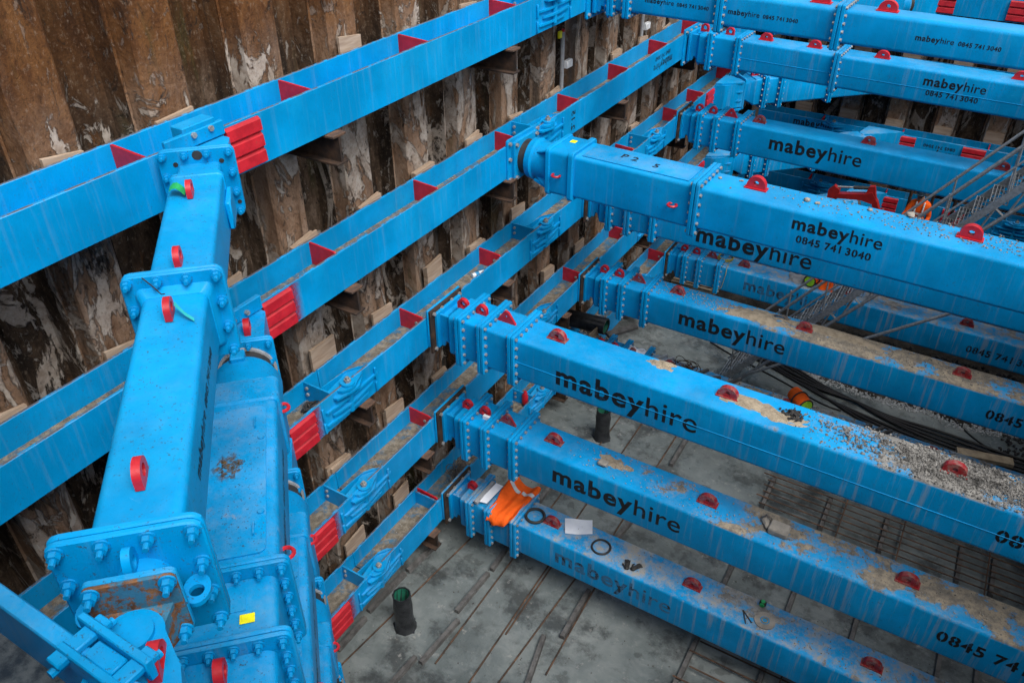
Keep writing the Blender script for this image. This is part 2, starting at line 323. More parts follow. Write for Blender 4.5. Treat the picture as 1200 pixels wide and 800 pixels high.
        s.add(V, F)
    def lug(s, x, y, z, w=.40, h=.24, th=.13):
        o = [(x+w/2*math.cos(math.pi*k/14), z+.06+(h-.06)*math.sin(math.pi*k/14)) for k in range(15)]
        o += [(x-w/2, z), (x-w/6, z), (x+w/6, z), (x+w/2, z)]
        s.eye(o, (x, z+h*.48), h*.2, 'y', y-th/2, y+th/2)
        s.box(x-w*.58, x+w*.58, y-th*.8, y+th*.8, z-.01, z+.03)
    def trilug(s, x, y, z, w=.5, h=.3, th=.06):
        o = [(x-w*.5, z), (x-w*.12, z+h*.93), (x, z+h), (x+w*.12, z+h*.93), (x+w*.5, z), (x+w*.2, z), (x-w*.2, z)]
        s.eye(o, (x, z+h*.5), h*.15, 'y', y-th/2, y+th/2)
    def bolt(s, x, y, z, d=1, r=.045):
        """hex nut with stud along local x"""
        n = 6
        s.add([(x, y+r*math.cos(k*math.pi/3), z+r*math.sin(k*math.pi/3)) for k in range(6)]+[(x+d*r*1.1, y+r*.95*math.cos(k*math.pi/3), z+r*.95*math.sin(k*math.pi/3)) for k in range(6)],
              [tuple(range(6)), tuple(range(6, 12))]+[(i, (i+1) % 6, 6+(i+1) % 6, 6+i) for i in range(6)])
    def build(s, name, mat, parent=None, smooth=40, kind=None, label=None):
        me = bpy.data.meshes.new(name); root = parent
        off = Vector((0, 0, 0))
        while root is not None: off += root.location; root = root.parent
        bm = bmesh.new(); bv = [bm.verts.new(W(*p)-off) for p in s.v]
        for f in s.f:
            try: bm.faces.new([bv[i] for i in f])
            except ValueError: pass
        bmesh.ops.recalc_face_normals(bm, faces=bm.faces); bm.to_mesh(me); bm.free()
        if smooth:
            me.polygons.foreach_set('use_smooth', [True]*len(me.polygons)); me.set_sharp_from_angle(angle=math.radians(smooth))
        for m_ in (mat if isinstance(mat, list) else [mat]): me.materials.append(M[m_] if isinstance(m_, str) else m_)
        o = bpy.data.objects.new(name, me); COL.objects.link(o)
        if parent is not None: o.parent = parent
        if kind: o['kind'] = kind
        if label: o['label'] = label
        return o
def thing(name, label, cat, loc, group=None):
    o = bpy.data.objects.new(name, None); COL.objects.link(o); o.location = W(*loc); o.empty_display_size = .2
    o['label'] = label; o['category'] = cat
    if group: o['group'] = group
    return o
def tag(o, label, cat, group=None, kind=None):
    o['label'] = label; o['category'] = cat
    if group: o['group'] = group
    if kind: o['kind'] = kind
    return o
def structure(o): o['kind'] = 'structure'; return o
def part(name, mat, parent, fn, Mx=None, **k):
    b = MB(Mx); fn(b); return b.build(name, mat, parent, **k)
def child_copy(src, parent, loc, rotz=0, name=None):
    """another object sharing src's mesh, at absolute metres loc"""
    o = bpy.data.objects.new(name or src.name.split('.')[0], src if isinstance(src, bpy.types.Mesh) else src.data); COL.objects.link(o)
    off = Vector((0, 0, 0)); r = parent
    while r is not None: off += r.location; r = r.parent
    o.parent = parent; o.location = loc-off; o.rotation_euler = (0, 0, rotz); return o

# ---------------------------------------------------------------- lettering
_fc = {}
def glyphs(txt, bold, stencil=True):
    key = (txt, bold, stencil)
    if key in _fc: return _fc[key]
    cu = bpy.data.curves.new('lettering', 'FONT'); cu.body = txt; cu.size = 1; cu.offset = .028 if bold else .006; cu.space_character = 1.13 if bold else 1.03; cu.resolution_u = 4
    ob = bpy.data.objects.new('lettering_source', cu); COL.objects.link(ob)
    dg = bpy.context.evaluated_depsgraph_get(); me = bpy.data.meshes.new_from_object(ob.evaluated_get(dg))
    bpy.data.objects.remove(ob); bm = bmesh.new(); bm.from_mesh(me)
    bmesh.ops.remove_doubles(bm, verts=bm.verts, dist=1e-4)
    if stencil:
        # narrow stencil bridges through closed bowls
        seen = set(); isl = []
        for f in bm.faces:
            if f in seen: continue
            st, g = [f], []
            seen.add(f)
            while st:
                q = st.pop(); g.append(q)
                for e in q.edges:
                    for h in e.link_faces:
                        if h not in seen: seen.add(h); st.append(h)
            isl.append(g)
        cuts = []
        for g in isl:
            vs__ = {v for f in g for v in f.verts}; es__ = {e for f in g for e in f.edges}
            if len(vs__)-len(es__)+len(g) > 0: continue           # only letters with a closed bowl get a bridge
            xs = [v.co.x for v in vs__]; cuts.append((min(xs), max(xs)))
        for a, b in cuts:
            c = (a+b)/2
            for x in (c-.016, c+.016):
                gm = [q for q in list(bm.faces)+list(bm.edges)+list(bm.verts) if (q.calc_center_median().x if isinstance(q, bmesh.types.BMFace) else ((q.verts[0].co.x+q.verts[1].co.x)/2 if isinstance(q, bmesh.types.BMEdge) else q.co.x)) > a-.01 and (q.calc_center_median().x if isinstance(q, bmesh.types.BMFace) else ((q.verts[0].co.x+q.verts[1].co.x)/2 if isinstance(q, bmesh.types.BMEdge) else q.co.x)) < b+.01]
                bmesh.ops.bisect_plane(bm, geom=gm, plane_co=(x, 0, 0), plane_no=(1, 0, 0))
        dele = [f for f in bm.faces if any(abs(f.calc_center_median().x-(a+b)/2) < .0155 for a, b in cuts)]
        bmesh.ops.delete(bm, geom=dele, context='FACES')
    vv = [v.co.copy() for v in bm.verts]; bm.verts.index_update(); ff = [tuple(v.index for v in f.verts) for f in bm.faces]; bm.free(); bpy.data.meshes.remove(me)
    _fc[key] = (vv, ff); return _fc[key]
def lettering(parent, lines, Mx, x0, z0, width, h=None, mat='black', flip=False, y=0.):
    """lines: (words, width, dz, dx) with words = [(text, bold), ...]; drawn on the local plane y, x to the right, z up; one part per line"""
    for ln, wd, dz, dx in lines:
        b = MB(Mx); segs = []; cx = 0
        for txt, bold in ln:
            vv, ff = glyphs(txt, bold, txt[0].isdigit()); mx = max(p.x for p in vv); mn = min(p.x for p in vv)
            gap = .42 if txt[0].isdigit() else .07; segs.append((vv, ff, cx-mn)); cx += mx-mn+gap
        cx -= gap; k = wd/cx
        for vv, ff, o in segs:
            P = []
            for p in vv:
                X = (p.x+o)*k; Z = p.y*k*(h or 1.)
                if flip: X, Z = wd-X, -Z
                P.append((x0+dx+X, y, z0+dz+Z))
            b.add(P, ff)
            if gap > .1: b.build('lettering', mat, parent, smooth=0); b = MB(Mx)
        if b.v: b.build('lettering', mat, parent, smooth=0)
MH = [('mabey', True), ('hire', False)]; PHONE = [('0845', True), ('741', True), ('3040', True)]
def txt_big(p, Mx, x=3.4, z=-.18, wd=3.25, mat='black', y=-.504): lettering(p, [(MH, wd, 0, 0)], Mx, x, z, wd, mat=mat, y=y)
def txt_two(p, Mx, x, z, wd=1.75, mat='black', y=-.504): lettering(p, [(MH, wd, 0, 0), (PHONE, wd*.84, -.29, .14)], Mx, x, z, wd, mat=mat, y=y)
def txt_line(p, Mx, x, z, wd=1.65, y=-.504): lettering(p, [(MH, wd*.46, 0, 0), (PHONE, wd*.49, 0, wd*.51)], Mx, x, z, wd, mat='black', y=y)
def txt_phone(p, Mx, x=11.95, z=-.15, wd=2.6, mat='black', y=-.504): lettering(p, [(PHONE, wd, 0, 0)], Mx, x, z, wd, mat=mat, y=y)

# ---------------------------------------------------------------- the pit: floor, ground, walls
WX = -10.0; BX = -10.87; PX = -11.1; PT = -11.8; YF = 38.8; YN = 1.28; XR = 8.6  # XR: unseen right wall, drawn in close to deepen shade in the pit
LV = [-4.95, -8.1, -11.02, -14.05, -16.97]; HH = .42
b = MB(); b.add([(-11.9, -.6, FZ-.12), (XR+1, -.6, FZ-.12), (XR+1, 40, FZ-.12), (-11.9, 40, FZ-.12)], [(0, 1, 2, 3)])
structure(b.build('pit_floor', 'earth', smooth=0))
# slab with a ragged edge
edge = [(9.3, 26.9), (6, 26.6), (3.84, 26.46), (1.83, 25.8), (.85, 26.2), (-.46, 25.96), (-1.57, 25.97), (-3.25, 26.13), (-4.87, 26.45), (-6., 26.9), (-7.2, 27.6), (-8.2, 28.2), (-11.8, 28.6)]
pe = []
for (xa, ya), (xb, yb) in zip(edge[:-1], edge[1:]):
    n = max(2, int(abs(xa-xb)/.25))
    for k in range(n):
        f = k/n; pe.append((xa+(xb-xa)*f, ya+(yb-ya)*f+random.uniform(-.12, .12)))
poly = [(-11.8, -.5), (9.3, -.5)]+pe+[(-11.8, 28.6)]
b = MB(); b.prism(poly, 'z', FZ-.11, FZ); structure(b.build('concrete_slab', 'conc', smooth=0))
# ground around the pit
b = MB(); G = -1.7; q = 400
for x0, x1, y0, y1 in ((-q, -11.85, -q, q), (-11.85, XR+.9, 40.2, q), (XR+.9, q, -q, q), (-11.85, XR+.9, -q, -.55)):
    b.add([(x0, y0, G), (x1, y0, G), (x1, y1, G), (x0, y1, G)], [(0, 1, 2, 3)])
structure(b.build('ground', 'ground', smooth=0))

PER = 2.03; Y0 = 6.0
def pile_section(crest):
    """half wave as (along, depth): crest pile stands proud, trough pile lies back; interlock knuckle at each end"""
    h = PER/2; d = (PX-PT); t = .035
    o = [(-h/2, d/2), (-h/2+.045, d/2+.01), (-h/2+.06, d/2-.05), (-.38-.02, d-.03), (-.36, d), (-.13, d-.008), (.13, d-.008), (.36, d), (.38+.02, d-.03), (h/2-.06, d/2-.05), (h/2-.045, d/2+.01), (h/2, d/2)]
    if not crest: o = [(a, d-v) for a, v in o]
    return o
def sheet_wall(label, origin, along, normal, n0, n1, name='sheet_pile_wall', pieces=True, top=-1.45):
    """origin: survey point of crest centre zero at trough plane"""
    root = thing(name, label, 'wall', (origin[0], origin[1], FZ)); zb = FZ-.3
    for k in range(n0, n1):
        sec = pile_section(k % 2 == 0); c = k*PER/2; dx = random.uniform(-.02, .02); tp = top+random.uniform(-.12, .12)
        b = MB(); n = len(sec); zs = [zb]+[zb+(tp-zb)*i/10 for i in range(1, 11)]
        V = []
        ph = random.uniform(0, 6); 
        for i, z in enumerate(zs):
            wob = .012*math.sin(ph+i*.9)
            for a, d in sec:
                V.append((origin[0]+along[0]*(c+a)+normal[0]*(d+dx+wob), origin[1]+along[1]*(c+a)+normal[1]*(d+dx+wob), z))
        F = [(i*n+j, i*n+j+1, (i+1)*n+j+1, (i+1)*n+j) for i in range(len(zs)-1) for j in range(n-1)]
        # thickness behind
        m = len(V); V += [(x-normal[0]*.05, y-normal[1]*.05, z) for x, y, z in V]
        F += [tuple(m+i for i in reversed(f)) for f in F]
        F += [(len(V)//2-n+j, len(V)//2-n+j+1, m+len(zs)*n-n+j+1, m+len(zs)*n-n+j) for j in range(n-1)]
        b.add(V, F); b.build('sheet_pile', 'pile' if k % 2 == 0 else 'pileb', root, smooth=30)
    return root
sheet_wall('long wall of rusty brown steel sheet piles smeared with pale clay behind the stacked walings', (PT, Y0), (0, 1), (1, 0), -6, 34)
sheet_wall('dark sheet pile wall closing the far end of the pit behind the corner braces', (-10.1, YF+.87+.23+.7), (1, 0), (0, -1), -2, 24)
def plain_wall(label, pts_fn, n):
    b = MB(); V = []
    for z in (FZ-.3, -1.45):
        for k in range(n):
            for a, d in pile_section(k % 2 == 0): V.append(pts_fn(k*PER/2+a, d, z))
    m = len(V)//2; b.add(V, [(i, i+1, m+i+1, m+i) for i in range(m-1)]); tag(b.build('sheet_pile_wall', 'pile', smooth=30), label, 'wall')
plain_wall('sheet pile wall carrying the outer ends of the long blue props', lambda a, d, z: (XR+.75-d, -.4+a, z), 41)
plain_wall('sheet pile wall beneath the viewpoint behind the waling with the hinged brace foot', lambda a, d, z: (-11.6+a, -.45+d, z), 26)

# ---------------------------------------------------------------- walings
ORD = ['topmost', 'second', 'third', 'fourth', 'lowest']
def stop_block(root, Mx, y0, y1, zc, hh=.4):
    def f(b):
        z1, z0 = zc+hh*.95, zc-hh*.98; n = 3; prof = [(0, z1)]
        for k in range(n):
            a = z1-(z1-z0)*k/n; c = z1-(z1-z0)*(k+1)/n
            prof += [(.03, a), (.07, a-.04), (.085, c+.05), (.04, c+.03)]
        prof += [(0, z0)]
        b.prism(prof, 'y', y0, y1)
    return part('shear_stop', 'red', root, f, Mx, smooth=0)
def waling(level, s0, s1, Mx, label, paintm, stiff, stops=(), splices=(), diaph=(), name='waling_beam', webm='web', wide=0, ft=.06):
    """local: x=0 front face, -x to the wall, y along the beam, z survey height"""
    zc = LV[level]; a = Mx @ Vector((-.43, (s0+s1)/2, zc-HH)); root = thing(name, label, 'beam', (a.x, a.y, zc-HH), 'blue walings')
    bk = -.87-wide
    part('front_flange', paintm, root, lambda b: b.box(-ft, 0, s0, s1, zc-HH, zc+HH, .012), Mx)
    part('back_flange', paintm, root, lambda b: b.box(bk, bk+ft, s0, s1, zc-HH, zc+HH, .012), Mx)
    part('web', webm, root, lambda b: (b.box(bk+ft, -ft, s0+.01, s1-.01, zc-.03-.1, zc+.02-.1)), Mx, smooth=0)
    for y in stiff:
        if s0 < y < s1:
            def f(b):
                z0, z1 = zc-.075, zc+HH-.02
                b.prism([(bk+ft, z0), (-ft, z0), (-ft, z1-.11), (-ft-.12, z1-.04), (bk+ft+.06, z1), (bk+ft, z1)], 'y', y-.02, y+.02)
            st = part('stiffener_plate', 'red', root, f, Mx, smooth=0)
            part('bolt_hole', 'steel', st, lambda b: b.cyl((-.32, y-.022, zc+.16), (-.32, y-.035, zc+.16), .045, n=10), Mx)
    for y in diaph:
        part('diaphragm_plate', paintm, root, lambda b: b.box(bk+ft, -ft, y-.02, y+.02, zc-.075, zc+HH-.06), Mx, smooth=0)
    for (y0, y1) in stops:
        stop_block(root, Mx, y0, y1, zc)
        if level > 0 and Mx is ML and y0 < 9: part('overspray', 'over', root, lambda b: b.box(.001, .003, y1, y1+.28, zc-HH+.03, zc+HH-.03), Mx, smooth=0)
    for ys in splices: splice(root, Mx, ys, zc, 'clean' if level < 3 else 'used', bk)
    return root
def splice(root, Mx, ys, zc, pm, bk):
    t = zc+HH
    d = part('diaphragm_plate', pm, root, lambda b: b.box(bk+.06, -.06, ys-.45, ys-.41, zc-.075, t-.02), Mx, smooth=0)
    part('bolts', 'steel', d, lambda b: [b.cyl((bk+.16, ys-.45, zz), (bk+.16, ys-.49, zz), .04, n=6) for zz in (t-.14, t-.30)], Mx, kind='stuff')
    def top(b):
        b.prism([(-.07, ys-.40), (-.20, ys-.40), (-.26, ys+.10), (-.34, ys+.40), (-.22, ys+.62), (-.07, ys+.70)], 'z', t-.12, t-.06)
        b.prism([(.002, ys-.30), (.10, ys-.26), (.18, ys-.12), (.19, ys+.05), (.12, ys+.22), (.05, ys+.42), (.002, ys+.5)], 'z', t-.08, t-.02)
    part('pin_plate', pm, root, top, Mx, smooth=30)
    def wsh(b): b.cyl((.03, ys, t-.02), (.03, ys, t+.035), .155, n=18)
    wa = part('pin_washer', pm, root, wsh, Mx)
    part('pin_nut', 'steel', wa, lambda b: (b.cyl((.03, ys, t+.035), (.03, ys, t+.10), .075, n=6), b.cyl((.03, ys, t+.1), (.03, ys, t+.15), .04, n=8)), Mx)
    part('pin', pm, root, lambda b: b.cyl((.03, ys, t-.72), (.03, ys, t-.10), .075, n=14), Mx)
    part('pocket_plate', pm, root, lambda b: b.loft([[(x, y, t-.2), (x, y, t-.004), (x+.02, y+.02, t-.004), (x+.02, y+.02, t-.2)] for x, y in ((-.34, ys-.40), (-.30, ys+.30), (-.075, ys+.66))]), Mx, smooth=0)
    for dz, a0, a1, ww in ((.13, -.45, .50, .20), (.34, -.72, .98, .085), (.50, -.55, .80, .11), (.66, -.74, .62, .075)):
        def leaf(b): b.prism([(.003, ys+a0), (ww*.55, ys+a0+.02), (ww, ys+a0+.38), (ww, ys+.16), (.05, ys+a1-.08), (.003, ys+a1)], 'z', t-dz-.026, t-dz+.026)
        part('hinge_leaf', pm, root, leaf, Mx, smooth=0)
    def cleats(b):
        for y in (ys-.8, ys+.86): b.box(.003, .05, y-.03, y+.03, zc-.38, zc-.12, .01); b.box(.003, .05, y-.03, y+.03, zc-.04, zc+.26, .01)
    part('hinge_cleats', pm, root, cleats, Mx)
ML = Matrix.Translation((WX, 0, 0))                              # left wall frame
MF = Matrix(((0, 1, 0, 0), (-1, 0, 0, YF), (0, 0, 1, 0), (0, 0, 0, 1)))   # far wall: local x -> -y, local y -> +x
MN = Matrix(((0, -1, 0, 0), (1, 0, 0, YN), (0, 0, 1, 0), (0, 0, 0, 1)))   # near wall: local x -> +y, local y -> -x
ST = [3.3, 6.72, 10.12, 13.5, 16.92, 20.22, 23.5, 26.6, 29.6, 33.0]
ST3 = [12.6, 16.05, 20.95, 24.45, 28.6, 31.0, 34.4]
segs = {0: [(.9, 18.35), (18.37, YF-.1)], 1: [(.9, 18.15), (18.17, YF-.1)], 2: [(.9, 9.74), (9.76, 18.15), (18.17, 25.98), (26.0, YF-.1)], 3: [(.9, 9.76), (9.78, 18.18), (18.2, 25.98), (26.0, YF-.1)], 4: [(.9, 9.86), (9.88, 18.18), (18.2, 25.98), (26., YF-.1)]}
for lv, sg in segs.items():
    pm = ['wal', 'wal', 'wal', 'wald', 'wald'][lv]
    for i, (a, c) in enumerate(sg):
        if len(sg) == 2: where = ['running from the hinged corner brace to its pinned splice', 'beyond its pinned splice towards the far corner'][i]
        else: where = ['short length beside the near red shear stop', 'between its first two pinned splices', 'between its second and last pinned splices', 'last length towards the far corner'][i]
        stops = [(8.0, 8.7)] if i == 0 else ([(30.9, 31.7)] if i == len(sg)-1 else [])
        sp = [c+.01] if i < len(sg)-1 else []
        waling(lv, a, c, ML, f'{ORD[lv]} level blue steel waling on the rusty wall, {where}', pm, ST if lv < 2 else ST3, stops, sp, diaph=((12.5,) if lv == 4 and i == 1 else ()), wide=.1 if lv == 0 else 0, webm='clean' if lv == 0 else 'web')
# far wall walings and near waling
for lv in range(5):
    waling(lv, -9.9, XR, MF, f'{ORD[lv]} level dusty blue waling across the far end wall of the pit', 'dark', [-7, -3.5, 0, 3.5, 7, 10], [(-3.75, -2.85), (-.95, -.05)], [-6.4, 2.0])
waling(0, -XR, 9.9, MN, 'gritty blue waling under the hinged foot of the topmost corner brace', 'used', [8.4, 1, -3], [], [], webm='grime', ft=.12)
for lv in range(1, 5):
    waling(lv, -XR, 9.9, MN, f'{ORD[lv]} level blue waling on the wall beneath the viewpoint', 'used', [8.4, 1, -3], [], [])
# stencils on walings
def wal_text(lv, y0, wd, flip=True):
    zc = LV[lv]
    par = [o for o in bpy.data.objects if o.name.startswith('waling_beam') and o.get('label', '').startswith(ORD[lv]) and 'beyond' in o['label']][0]
    Mx = Matrix(((0, 0, 0, WX+.004), (0, 0, 0, 0), (0, 0, 1, 0), (0, 0, 0, 1))); Mx[0][1] = -1; Mx[1][0] = 1
    lettering(par, [(MH, wd, 0, 0), (PHONE, wd*.8, -.24 if not flip else .24, .1)], Mx, y0, zc, wd, mat='black', flip=flip)
wal_text(1, 25.2, 1.55)
def far_text(lv, x0, wd, flip):
    par = [o for o in bpy.data.objects if o.get('label', '').startswith(ORD[lv]+' level dusty')][0]
    Mx = Matrix.Translation((0, YF-.004, 0))
    lettering(par, [(MH, wd, 0, 0), (PHONE, wd*.8, -.26 if not flip else .26, .1)], Mx, x0, LV[lv]+(.05 if not flip else -.05), wd, mat='black', flip=flip)
far_text(3, -2.6, 1.6, True); far_text(3, -8.2, 1.9, False)
lettering([o for o in bpy.data.objects if o.get('label', '').startswith('second level') and 'beyond' in o['label']][0], [([('2.15', True)], .55, 0, 0)], Matrix(((0, -1, 0, WX+.004), (0, 0, 1, 19.55), (1, 0, 0, LV[1]-.3), (0, 0, 0, 1))), 0, 0, .55, mat='black')

# ---------------------------------------------------------------- bolts as shared meshes
_b = MB(); _b.cyl((0, 0, 0), (.014/1, 0, 0), .062, n=16); _b.add([(.014, .047*math.cos(k*math.pi/3), .047*math.sin(k*math.pi/3)) for k in range(6)]+[(.062, .047*math.cos(k*math.pi/3), .047*math.sin(k*math.pi/3)) for k in range(6)], [tuple(range(6)), tuple(range(6, 12))]+[(i, (i+1) % 6, 6+(i+1) % 6, 6+i) for i in range(6)]); _b.cyl((.062, 0, 0), (.12, 0, 0), .024, n=8)
_o = _b.build('bolt', 'used'); BOLT = _o.data; bpy.data.objects.remove(_o)
for v in BOLT.vertices: v.co.z += FZ*S

# ---------------------------------------------------------------- props
def frame(origin, ax):
    ax = Vector((ax[0], ax[1], 0)).normalized(); la = Vector((-ax.y, ax.x, 0))
    return Matrix(((ax.x, la.x, 0, origin[0]), (ax.y, la.y, 0, origin[1]), (0, 0, 1, origin[2]), (0, 0, 0, 1)))
def flange(root, Mx, x, hy, hz, mat, n=5, big=False, r=.05, th=.085, both=True):
    fl = part('flange_plate', mat, root, lambda b: (b.rprism(x-th-.006, x-.006, -hy, hy, -hz, hz, r, 3, .014), b.rprism(x+.006, x+th+.006, -hy, hy, -hz, hz, r, 3, .014)), Mx, smooth=30)
    py = [-hy*.86+2*hy*.86*i/(n-1) for i in range(n)]; pz = [-hz*.86+2*hz*.86*i/(n-1) for i in range(n)]
    pos = [(y, z) for y in py for z in (pz[0], pz[-1])]+[(y, z) for z in pz[1:-1] for y in (py[0], py[-1])]
    if big:
        ang = math.atan2(Mx[1][0], Mx[0][0])
        for y, z in pos:
            p = Mx @ Vector((x+th+.006, y, z)); child_copy(BOLT, fl, W(*p), ang, 'bolt')
    else:
        def f(b):
            for y, z in pos: b.bolt(x+th+.006, y, z, 1, .04); b.bolt(x-th-.006, y, z, -1, .04)
        part('bolts', 'steel', fl, f, Mx, kind='stuff', smooth=0)
    return fl
def std_head(root, Mx, mat, packer=True, hy=.5, hz=.545, fl=(.87, 1.47, 2.28), fy=.15, fz=.13):
    if packer:
        part('bearing_plate', mat, root, lambda b: b.box(0.003, .06, -.66, .66, -.42, .60, .012), Mx)
        pk = part('packer_plate', 'rustd', root, lambda b: b.box(.062, .125, -.64, .64, -.60, .58, .01), Mx)
        part('bolts', 'steel', pk, lambda b: [b.bolt(.125, y, z, 1, .05) for y in (-.52, -.2, .2, .52) for z in (.48, -.5)], Mx, kind='stuff', smooth=0)
    else:
        bp = part('bearing_plate', mat, root, lambda b: b.rprism(.003, .07, -.66, .66, -.62, .60, .05, 3, .01), Mx)
        part('bolts', 'steel', bp, lambda b: [b.bolt(.07, y, z, 1, .05) for y in (-.55, -.2, .2, .55) for z in (.5, -.52)], Mx, kind='stuff', smooth=0)
    part('end_plate', mat, root, lambda b: b.rprism(.13, .21, -.5, .5, -.48, .5, .04, 3, .012), Mx)
    def neck(b):
        b.loft([[(x, y, z) for y, z in b.rrect(-a, a, -c, d, .05)] for x, a, c, d in ((.21, .30, .26, .36), (.33, .30, .26, .36), (.50, .46, .50, .47))])
        for y in (-.36, .36): b.prism([(.21, .42), (.21, -.44), (.30, -.44), (.34, -.28), (.42, -.30), (.52, -.56), (.56, -.56), (.56, .42)], 'y', y-.03, y+.03)
    part('jack_neck', mat, root, neck, Mx, smooth=30)
    part('jack_body', mat, root, lambda b: b.rprism(.5, fl[0]-.08, -hy, hy, -hz, hz-.02, .09, 4, .03), Mx)
    for x0, x1 in zip(fl[:-1], fl[1:]):
        part('spacer_box', mat, root, lambda b: b.rprism(x0+.08, x1-.08, -hy, hy, -hz, hz-.01, .07, 4), Mx)
    for x in fl: flange(root, Mx, x, hy+fy, hz+fz, mat, 6)
def main_box(root, Mx, x0, x1, hy, hz, mat, seam=True):
    bx = part('box_section', mat, root, lambda b: b.rprism(x0, x1, -hy, hy, -hz, hz, .09, 5), Mx)
    if seam: part('weld_seam', 'clean', bx, lambda b: b.tube([(x0, -hy-.0, -.06), (x1, -hy-.0, -.06)], .011, 6), Mx)
    return bx
def lugs(root, Mx, xs, z, kind='lug', y=0, **k):
    for x in xs: part('lifting_lug', 'redd' if Mx[2][3] < -10 and x > 2.5 or Mx[2][3] < -13 else 'red', root, lambda b: getattr(b, kind)(x, y, z, **k), Mx, smooth=30)
def ringlug(root, Mx, xs, z, y=0):
    for x in xs:
        def f(b):
            o = [(x+.14*math.cos(math.pi*k/12), z+.12+.14*math.sin(math.pi*k/12)) for k in range(13)]+[(x-.14, z), (x-.05, z), (x+.05, z), (x+.14, z)]
            b.eye(o, (x, z+.12), .075, 'y', y-.05, y+.05)
        part('lifting_lug', 'red', root, f, Mx, smooth=30)
def straight_prop(yc, lv, mat, label, headmat=None, L=19.3, packer=True, dz=.03, fl=(.87, 1.47, 2.28), small=(.62, 1.14), tri=(1.8,), big=(3.12, 7.0, 11.18, 15.3), extra=(), seam=False, hy=.5, hz=.545, yaw=0.):
    z = LV[lv]+dz; Mx = frame((WX, yc, z), (1, yaw)); root = thing('steel_prop', label, 'prop', (WX, yc, z-.6), 'blue props spanning the pit')
    hm = headmat or mat; std_head(root, Mx, hm, packer, hy, hz, fl)
    xs = fl[-1]+.09
    for e in extra: flange(root, Mx, e, hy+.15, hz+.13, mat, 6)
    main_box(root, Mx, xs, L, hy, hz, mat, seam)
    ringlug(root, Mx, small, hz-.025); lugs(root, Mx, tri, hz-.01, 'trilug'); lugs(root, Mx, big, hz-.005)
    return root, Mx
# column of three at y 13.2
pa, ma = straight_prop(13.2, 2, 'muda', 'upper prop of the stack of three, gravel heaped along its outer end', 'clean', seam=True); txt_big(pa, ma, 3.37, -.25); txt_phone(pa, ma, 12.1, -.2)
pb, mb_ = straight_prop(13.2, 3, 'mudb', 'middle prop of the stack of three, tan sand patches and rubble on top', 'clean'); txt_big(pb, mb_, 3.37, -.20); txt_phone(pb, mb_, 11.95, -.12)
pc, mc_ = straight_prop(13.25, 4, 'mudc', 'lowest prop of the stack of three, grimy, with orange vest and paper on it', 'mudc', small=(.62,), tri=()); txt_big(pc, mc_, 3.5, -.18, 3.2, 'faded')
# column at y 21.1
p3, m3 = straight_prop(21.1, 2, 'used', 'prop half hidden directly under the prop with the round rubber bearing', 'used'); txt_big(p3, m3, 3.6, -.30); txt_phone(p3, m3, 12, -.2)
p4, m4 = straight_prop(21.1, 3, 'mudp', 'sand-strewn prop above the floor of curved black hoses', 'clean'); txt_big(p4, m4, 3.42, -.18); txt_phone(p4, m4, 12, -.2)
p6, m6 = straight_prop(21.2, 4, 'mudc', 'low prop littered with battens, wire and sheeting behind the gravelly prop', 'used')
# column at y 28.4
t1, mt1 = straight_prop(28.35, 1, 'used', 'high prop with two line lettering in front of the far diagonal brace', 'clean', packer=False, fl=(.95, 1.93), small=(.5, 1.40), tri=(), big=(2.65, 4.25, 6.35, 10.2, 14), extra=(5.15,), seam=True, hz=.50, dz=-.03, yaw=-.04); txt_two(t1, mt1, 7.75, .06, 1.72)
t2, mt2 = straight_prop(28.5, 2, 'tide', 'prop under the far diagonal brace with large bold lettering', 'clean', big=(2.85, 6.55, 10.55, 14.5), yaw=-.022); txt_big(t2, mt2, 3.45, -.12, 3.1)
t2b, mt2b = straight_prop(28.5, 3, 'dark', 'shaded prop directly beneath the large lettered prop by the far corner', 'dark')
p5, m5 = straight_prop(28.9, 4, 'mudc', 'lowest far prop carrying a yellow hose ring beside the pallet', 'used'); txt_big(p5, m5, 3.35, -.18, 3.1, 'faded'); txt_phone(p5, m5, 11.4, -.2, 2.4, 'worn')
# topmost prop y 20.7
z0 = LV[0]; t0, mt0 = straight_prop(20.75, 0, 'tide', 'topmost prop of all with repeated single line lettering along its side', 'clean', packer=False, dz=0, fl=(.63, 1.08), small=(), tri=(), big=(2.2, 5.75, 7.2, 11.5, 15.6), extra=(3.54, 6.32), hy=.37, hz=.37, yaw=-.03)
for x in (1.55, 3.72, 7.95): txt_line(t0, mt0, x, -.05, 1.68, y=-.374)
